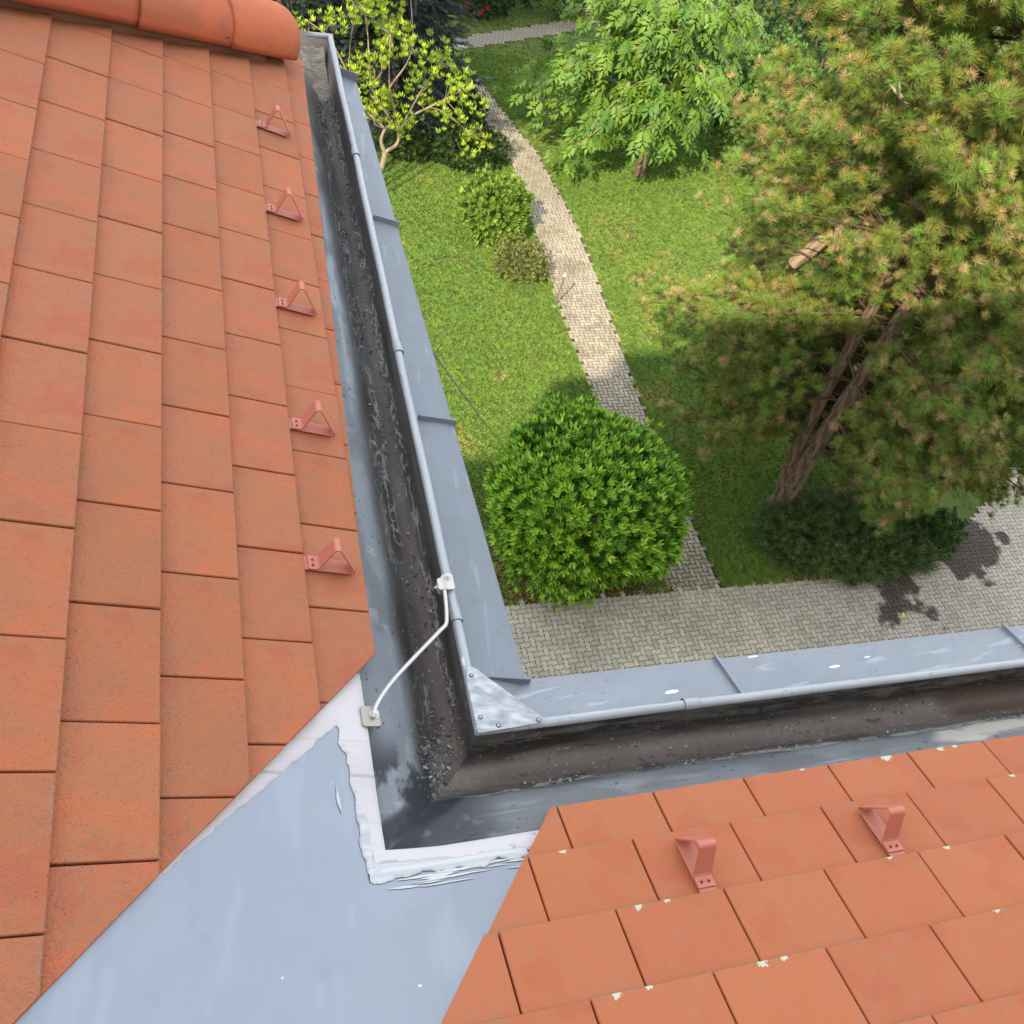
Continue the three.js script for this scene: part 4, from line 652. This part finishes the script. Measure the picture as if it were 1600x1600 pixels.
// pine
{
  const t = thing('pine_tree', 'big two-stemmed pine with brown tipped needle tufts above the drive', 'tree'), r = rng(61);
  const T1 = smoothPts([V(11.86, G - 0.1, -10.84), V(11.87, -12, -10.84), V(11.9, -9, -10.86), V(11.95, -5, -10.9), V(11.9, -1, -10.9), V(11.9, 3.5, -10.9)], 30);
  const T2 = smoothPts([V(11.82, -13.2, -10.9), V(11.66, -12, -11.06), V(11.56, -9.8, -11.2), V(11.5, -7.7, -11.26), V(11.3, -5.5, -11.4), V(11.05, -3.8, -11.6), V(10.8, -2, -11.9), V(10.7, 1.5, -12)], 30);
  part('trunk', tube(T1, T1.map((_, i) => i < 2 ? 0.31 - 0.05 * i : lerp(0.23, 0.06, i / 30)), 14, 0.14, 3), barkMat, t);
  part('trunk', tube(T2, T2.map((_, i) => lerp(0.17, 0.05, i / 30)), 12, 0.14, 4), barkMat, t, 'second slimmer stem');
  // broken dead limb, pale
  const dl = part('dead_limb', tube([V(11.2, -5.3, -11.5), V(10.85, -6.0, -11.9), V(10.68, -6.55, -12.1), V(10.58, -7.0, -12.2), V(10.45, -7.45, -12.33), V(10.32, -7.94, -12.48)], [0.06, 0.09, 0.12, 0.135, 0.14, 0.13], 10, 0.25, 6), std({ map: barkTex, color: lin(1.7, 1.85, 1.9), roughness: 0.95, bumpMap: barkTex, bumpScale: 0.02 }), t, 'pale broken dead limb');
  part('snag', tube([V(10.2, -6.75, -12.5), V(10.5, -6.9, -12.1), V(10.95, -6.85, -11.8)], [0.012, 0.02, 0.012], 6), darkTwig, dl); part('snag', tube([V(10.05, -7.75, -12.6), V(10.35, -7.65, -12.3), V(10.75, -7.55, -12.0)], [0.01, 0.018, 0.012], 6), darkTwig, dl);
  const bareMat = std({ color: lin(0.42, 0.33, 0.24), roughness: 0.95 });
  part('bare_branch', tube(smoothPts([V(11.35, -4.3, -11.4), V(11.0, -4.5, -11.75), V(10.66, -4.51, -12.11), V(10.3, -4.3, -12.4)], 10), Array.from({ length: 11 }, (_, i) => lerp(0.07, 0.02, i / 10)), 7, 0.2, 9), bareMat, t); part('bare_branch', tube(smoothPts([V(10.66, -4.51, -12.11), V(10.4, -4.35, -12.1), V(10.25, -4.0, -12.3)], 8), Array.from({ length: 9 }, (_, i) => lerp(0.03, 0.01, i / 8)), 6, 0.2, 10), bareMat, t);
  const tg = (n, l, seed, spread) => { const q = rng(seed), P = [], I = []; for (let k = 0; k < n; k++) { const a = q() * 6.283, th = spread * Math.sqrt(q()), d = V(Math.cos(a) * Math.sin(th), Math.sin(a) * Math.sin(th), Math.cos(th)), L = l * (0.7 + 0.4 * q()), z0 = -0.12 * l * 4 * q() * 0.6, w = V(-d.y, d.x, 0).normalize().multiplyScalar(0.0032).applyAxisAngle(d, q() * 3); const o = P.length / 3, s = V(0, 0, z0); for (const p of [s.clone().add(w), s.clone().sub(w), s.clone().addScaledVector(d, L * 0.75).sub(w.clone().multiplyScalar(0.7)), s.clone().addScaledVector(d, L)]) P.push(p.x, p.y, p.z); I.push(o, o + 1, o + 2, o, o + 2, o + 3); } return geoFrom(P, I); };
  const tufts = [tg(100, 0.17, 71, 1.55), tg(90, 0.15, 72, 1.45)], lists = [[], []], dry = [], wood = [];
  const camAz = Math.atan2(0.66 + 10.84, -0.38 - 11.86);
  const GAP = []; for (let k = 0; k < 12; k++) GAP.push([V(11.8, lerp(-13.4, -9.2, k / 11), -10.95), 0.22]); for (let k = 0; k < 5; k++) GAP.push([V(11.35, -6.2, -11.45).lerp(V(10.32, -8.0, -12.48), 0.35 + 0.65 * k / 4), 0.27]); for (let k = 0; k < 4; k++) GAP.push([V(11.2, -4.4, -11.6).lerp(V(10.4, -4.4, -12.3), k / 3), 0.24]);
  const VD = V(-0.58, 0.62, 0.53).normalize();   // open side of the crown, where boughs were pruned
  const open = (p) => GAP.some(([c, w]) => { const o = p.clone().sub(c), t = o.dot(VD); return t > -0.1 && o.addScaledVector(VD, -t).length() < w; });
  const addTuft = (p, d, dead) => { if (open(p)) return; const b = 0.75 + 0.5 * r(), q = r(); const sc = 0.75 + 0.5 * r();
    if (q < dead) dry.push({ m: orient(p, d, r() * 6.28, sc * 0.85), c: lin(lerp(0.36, 0.46, r()) * b, 0.31 * b, 0.13 * b) });
    else { const k = r(); lists[k < 0.5 ? 0 : 1].push({ m: orient(p, d, r() * 6.28, sc), c: lin(lerp(0.21, 0.42, r() * r()) * b, lerp(0.30, 0.38, r()) * b, 0.065 * b) }); } };
  const branch = (s, a, L, rise, nTw, dead) => {
    const dir = V(Math.cos(a), 0, Math.sin(a)), m = s.clone().addScaledVector(dir, L * 0.5).add(V(0, rise * 0.6 + (r() - 0.5) * 0.3, 0)), e = s.clone().addScaledVector(dir, L).add(V((r() - 0.5) * 0.5, rise + 0.1, (r() - 0.5) * 0.5));
    const pts = smoothPts([s, m, e], 12); wood.push(tube(pts, Array.from({ length: 13 }, (_, i) => lerp(0.03, 0.008, i / 12)), 6, 0.15, Math.floor(r() * 999)));
    for (let k = 0; k < nTw; k++) {
      const f = 0.14 + 0.86 * (k + r()) / nTw, p = pts[Math.min(12, Math.floor(f * 12))], sd = k % 2 ? 1 : -1, ta = a + sd * (0.5 + r() * 0.7), tl = (0.35 + 0.75 * r()) * (1.25 - f * 0.6) * Math.min(1, L / 2.5), te = p.clone().add(V(Math.cos(ta) * tl, 0.12 + (r() - 0.35) * 0.45, Math.sin(ta) * tl));
      if (open(te) || open(p)) continue;
      wood.push(tube([p, p.clone().lerp(te, 0.5).add(V(0, -0.05, 0)), te], [0.014, 0.01, 0.006], 4));
      const nt = 4 + Math.floor(r() * 4);
      for (let j = 0; j < nt; j++) { const q = p.clone().lerp(te, 0.35 + 0.65 * (j + 1) / nt).add(rv(r).multiplyScalar(0.3)); const d = te.clone().sub(p).normalize().add(V(0, 0.75, 0)).addScaledVector(rv(r), 0.9); addTuft(q, d, dead); }
    }
    addTuft(e, dir.clone().add(V(0, 0.5, 0)), dead);
  };
  for (let k = 0; k < 250; k++) {
    const y = lerp(-11.6, 3.2, (k + 0.5) / 250), a = k * 2.3999 + (r() - 0.5) * 0.5;
    let da = Math.atan2(Math.sin(a - camAz), Math.cos(a - camAz));
    let L = (y < -9 ? lerp(2.3, 4.0, (y + 11.6) / 2.6) : lerp(4.25, 1.6, (y + 9) / 12.2)) * (0.75 + 0.35 * r());
    if (Math.abs(da) < 0.62) { const max = (y + 6.6) / 0.85; if (max < 0.7) continue; L = Math.min(L, max); }
    if (da < -0.62 && da > -1.3 && y < -10.6) continue;
    const T = r() < 0.5 ? T1 : T2; const s = T.reduce((b, p) => Math.abs(p.y - y) < Math.abs(b.y - y) ? p : b, T[0]).clone();
    branch(s, a, L, (y < -8 ? -0.35 : 0.15) * L * 0.5, Math.round(12 + L * 6), y > -4 ? 0.14 : 0.26);
  }
  // drooping outer sprays on the drive side
  for (const [y, a, L] of [[-9.6, -0.35, 4.6], [-9.2, 0.25, 4.2], [-10.2, 0.55, 3.4], [-8.6, 0.75, 4.6], [-10.4, -0.1, 3.2], [-8.4, 0.05, 5.2], [-7.8, 0.4, 5.2], [-10.6, 0.9, 2.4], [-7.2, 0.2, 6.2], [-7.6, 0.55, 6], [-8.0, -0.2, 5.8], [-6.6, 0.75, 6.2]]) branch(V(11.9, y, -10.86), a, L, -0.25 * L, 38, 0.22);
  part('branches', mergeGeometries(wood), std({ map: barkTex, color: lin(0.55, 0.5, 0.45), roughness: 0.95 }), t);
  const nm = leafMat(0.5, 0.4);
  inst('needles', tufts[0], nm, lists[0], t); inst('needles', tufts[1], nm, lists[1], t); inst('dry_needles', tufts[1], leafMat(0.8, 0.1), dry, t).userData.label = 'brown dry needle tufts';
  console.log('pine tufts', lists[0].length + lists[1].length, dry.length);
}
// dark spruces behind the crooked tree
function spruce(label, x, z, h, R, seed, col) {
  const t = thing('spruce_tree', label, 'tree', 'dark spruces at the far side of the garden'), r = rng(seed), list = [], wood = [];
  const g = []; const q = rng(seed + 1); for (let k = 0; k < 48; k++) { const zz = k / 48 * 0.5, l = leafGeo(0.10, 0.024, 0, 0); l.rotateX(-0.5 - 0.5 * q()); l.rotateZ(k * 2.4); l.translate(0, 0, zz); g.push(l); }
  part('trunk', tube([V(x, G - 0.05, z), V(x, G + h * 0.5, z), V(x, G + h, z)], [0.2, 0.12, 0.02], 9), darkTwig, t);
  for (let k = 0; k < 120; k++) {
    const f = k / 120, y = G + 0.3 + f * (h - 0.4), L = R * (1 - f * 0.9) * (0.8 + 0.3 * r()), a = k * 2.4 + r() * 0.4, s = V(x, y, z), e = V(x + Math.cos(a) * L, y - 0.25 * L, z + Math.sin(a) * L); wood.push(tube([s, s.clone().lerp(e, 0.5).add(V(0, 0.1, 0)), e], [0.03, 0.02, 0.008], 4));
    const n = Math.round(L * 26); for (let j = 0; j < n; j++) { const u = 0.2 + 0.8 * r(), p = s.clone().lerp(e, u).add(V((r() - 0.5) * 0.9 * u, (r() - 0.5) * 0.35, (r() - 0.5) * 0.9 * u)), b = 0.65 + 0.7 * r(); list.push({ m: orient(p, V(Math.cos(a) + (r() - 0.5) * 1.2, -0.1 + (r() - 0.5) * 0.8, Math.sin(a) + (r() - 0.5) * 1.2), r() * 6.28, 0.7 + 0.6 * r()), c: lin(col[0] * b, col[1] * b, col[2] * b) }); }
  }
  part('branches', mergeGeometries(wood), darkTwig, t);
  inst('foliage', mergeGeometries(g), leafMat(0.6, 0.05), list, t);
}
spruce('dark blue grey spruce behind the crooked tree', 5.3, -28.4, 11, 2.7, 81, [0.045, 0.06, 0.06]);
spruce('dark green spruce rising behind the hip cap', 1.9, -29.6, 12, 3.0, 83, [0.03, 0.045, 0.035]);
domeShrub('tall_tree', 'tall broad tree standing left of the bay, hidden behind the roof', V(-0.6, G + 14.2, -18.3), V(3.4, 2.6, 3.2), whorl(7, 0.3, 0.13, 0.9, 14), 1500, [[0.04, 0.1, 0.015], [0.09, 0.17, 0.02]], 88, 0.25, 8).userData.category = 'tree';
// red rhododendron
{
  const c = V(9.6, G + 0.6, -36.4), sh = domeShrub('rhododendron', 'dark bush with pink red flowers by the far path', c, V(1.6, 1.0, 1.3), whorl(7, 0.16, 0.055, 0.9, 10), 1100, [[0.02, 0.05, 0.015], [0.05, 0.1, 0.02]], 91, 0.3, 7);
  const r = rng(92), P = [];
  const pet = []; for (let k = 0; k < 9; k++) { const q = leafGeo(0.13, 0.12, 0.3, -0.1); q.rotateX(-0.5 - 0.5 * r()); q.rotateZ(k * 0.7 + r()); pet.push(q); }
  const fl = mergeGeometries(pet), fm = leafMat(0.6, 0.2); fm.color = lin(0.55, 0.03, 0.07);
  for (const [x, y, z] of [[9.2, -13.1, -35.5], [9.45, -12.7, -35.8], [9.2, -13.25, -35.3], [9.9, -12.9, -35.6], [9.7, -13.3, -35.2], [9.6, -12.55, -36.0], [9.0, -12.9, -35.7], [10.0, -13.2, -35.4], [8.8, -12.8, -36.0], [10.2, -12.7, -36.0]]) { const m = part('flower', fl, fm, sh); m.applyMatrix4(orient(V(x, y, z), V(-0.2, 0.7, 0.7), r() * 6, 1)); }
}
for (const [x, z, R, s, l] of [[13.5, -38, 3.2, 95, 'dark broad bush closing the view behind the walnut'], [19.5, -39, 3.6, 96, 'dark tall bush far right behind the pine'], [6.2, -38, 2.6, 97, 'dark bush behind the far cross path'], [25.5, -38, 4, 98, 'dark bush at the far right of the garden'], [22.5, -31, 2.8, 99, 'dense green bush right of the walnut']]) domeShrub('background_bush', l, V(x, G + R * 0.7, z), V(R, R * 1.1, R * 0.8), whorl(7, 0.2, 0.09, 0.9, s), 1500, [[0.02, 0.055, 0.012], [0.06, 0.12, 0.02]], s, 0.25, 6);

// ---------------------------------------------------------------- small things in the garden
{
  const galv = std({ color: lin(0.55, 0.54, 0.5), roughness: 0.45, metalness: 0.4 });
  const p = thing('metal_post', 'thin grey metal post with pale cap standing at the path edge', 'post');
  part('shaft', tube([V(8.26, G - 0.1, -18.16), V(8.3, G + 1.0, -18.15)], [0.024, 0.024], 10), std({ color: lin(0.2, 0.19, 0.14), roughness: 0.6, metalness: 0.3 }), p);
  part('cap', tube([V(8.3, G + 0.98, -18.15), V(8.3, G + 1.03, -18.15), V(8.3, G + 1.06, -18.15)], [0.034, 0.034, 0.016], 12), std({ color: lin(0.75, 0.74, 0.7), roughness: 0.5 }), p);
  part('foot', tube([V(8.26, G - 0.02, -18.16), V(8.26, G + 0.015, -18.16)], [0.07, 0.06], 12), galv, p);
  const f = thing('pipe_frame', 'pale bent metal pipe frame standing beside the far path', 'frame');
  part('leg', tube([V(8.19, G - 0.1, -31.05), V(8.19, -12.9, -31.05)], [0.024, 0.024], 8), galv, f); part('leg', tube([V(6.9, G - 0.1, -31.4), V(6.9, -12.9, -31.4)], [0.024, 0.024], 8), galv, f);
  part('crossbar', tube(smoothPts([V(8.19, -12.9, -31.05), V(8.19, -12.83, -31.05), V(8.12, -12.8, -31.07), V(7.5, -12.8, -31.24), V(6.97, -12.8, -31.38), V(6.9, -12.83, -31.4), V(6.9, -12.9, -31.4)], 30), Array(31).fill(0.024), 8), galv, f);
  const c = thing('cable', 'thin grey cable running from the house down to the round shrub', 'cable');
  const a = V(0.0, -0.57, -2.55), b = V(5.64, -13.65, -13.35), pts = []; for (let i = 0; i <= 40; i++) { const q = a.clone().lerp(b, i / 40); q.y -= 0.05 * Math.sin(Math.PI * i / 40); pts.push(q); }
  part('wire', tube(pts, pts.map(() => 0.009), 6), std({ color: lin(0.2, 0.2, 0.19), roughness: 0.7 }), c);
  part('eyelet', new THREE.TorusGeometry(0.025, 0.006, 6, 14).translate(0.0, -0.57, -2.56), galv, c);
  // twigs and leaves lying about
  const tw = thing('twig', 'small dry twig lying in the front gutter', 'twig');
  part('stem', tube([V(0.83, -0.074, 0.034), V(0.845, -0.070, 0.04), V(0.862, -0.073, 0.036)], [0.0016, 0.0014, 0.001], 5), darkTwig, tw); part('fork', tube([V(0.845, -0.070, 0.04), V(0.852, -0.066, 0.046), V(0.86, -0.066, 0.048)], [0.0013, 0.001, 0.0007], 5), darkTwig, tw);
  const yl = thing('fallen_leaf', 'single yellow leaf lying on the paved drive', 'leaf'); const lg = leafGeo(0.2, 0.09, 0.15, 0.05); part('blade', lg.rotateY(2.4).translate(13.6, G + 0.012, -7.62), std({ color: lin(0.55, 0.5, 0.06), roughness: 0.7, side: THREE.DoubleSide }), yl); part('stalk', tube([V(13.6, G + 0.012, -7.62), V(13.56, G + 0.014, -7.58)], [0.004, 0.003], 5), darkTwig, yl);
  const r = rng(101), list = [];
  for (let i = 0; i < 900; i++) { let x, z; const k = r(); if (k < 0.5) { x = 12.6 + r() * 3; z = driveEdge(x) + (r() - 0.35) * 0.35; } else if (k < 0.72) { x = 15.9 + (r() - 0.5) * 0.6; z = -9.75 + (r() - 0.5) * 0.7; } else { x = 4.6 + r() * 3.6; z = -8.85 - r() * 0.7; } const b = 0.6 + 0.8 * r(); list.push({ m: orient(V(x, G + 0.02 + 0.03 * r(), z), V(r() - 0.5, (r() - 0.3) * 0.5, r() - 0.5), r() * 6.28, 0.5 + r() * 0.8), c: lin(0.2 * b, 0.095 * b, 0.045 * b) }); }
  const li = inst('leaf_litter', leafGeo(0.08, 0.04, 0.25, 0.2), std({ color: 0xffffff, roughness: 0.9, side: THREE.DoubleSide }), list, scene); li.userData.label = 'brown dead leaves scattered along the drive edge'; li.userData.category = 'leaf litter';
}
renderer.render(scene, camera);
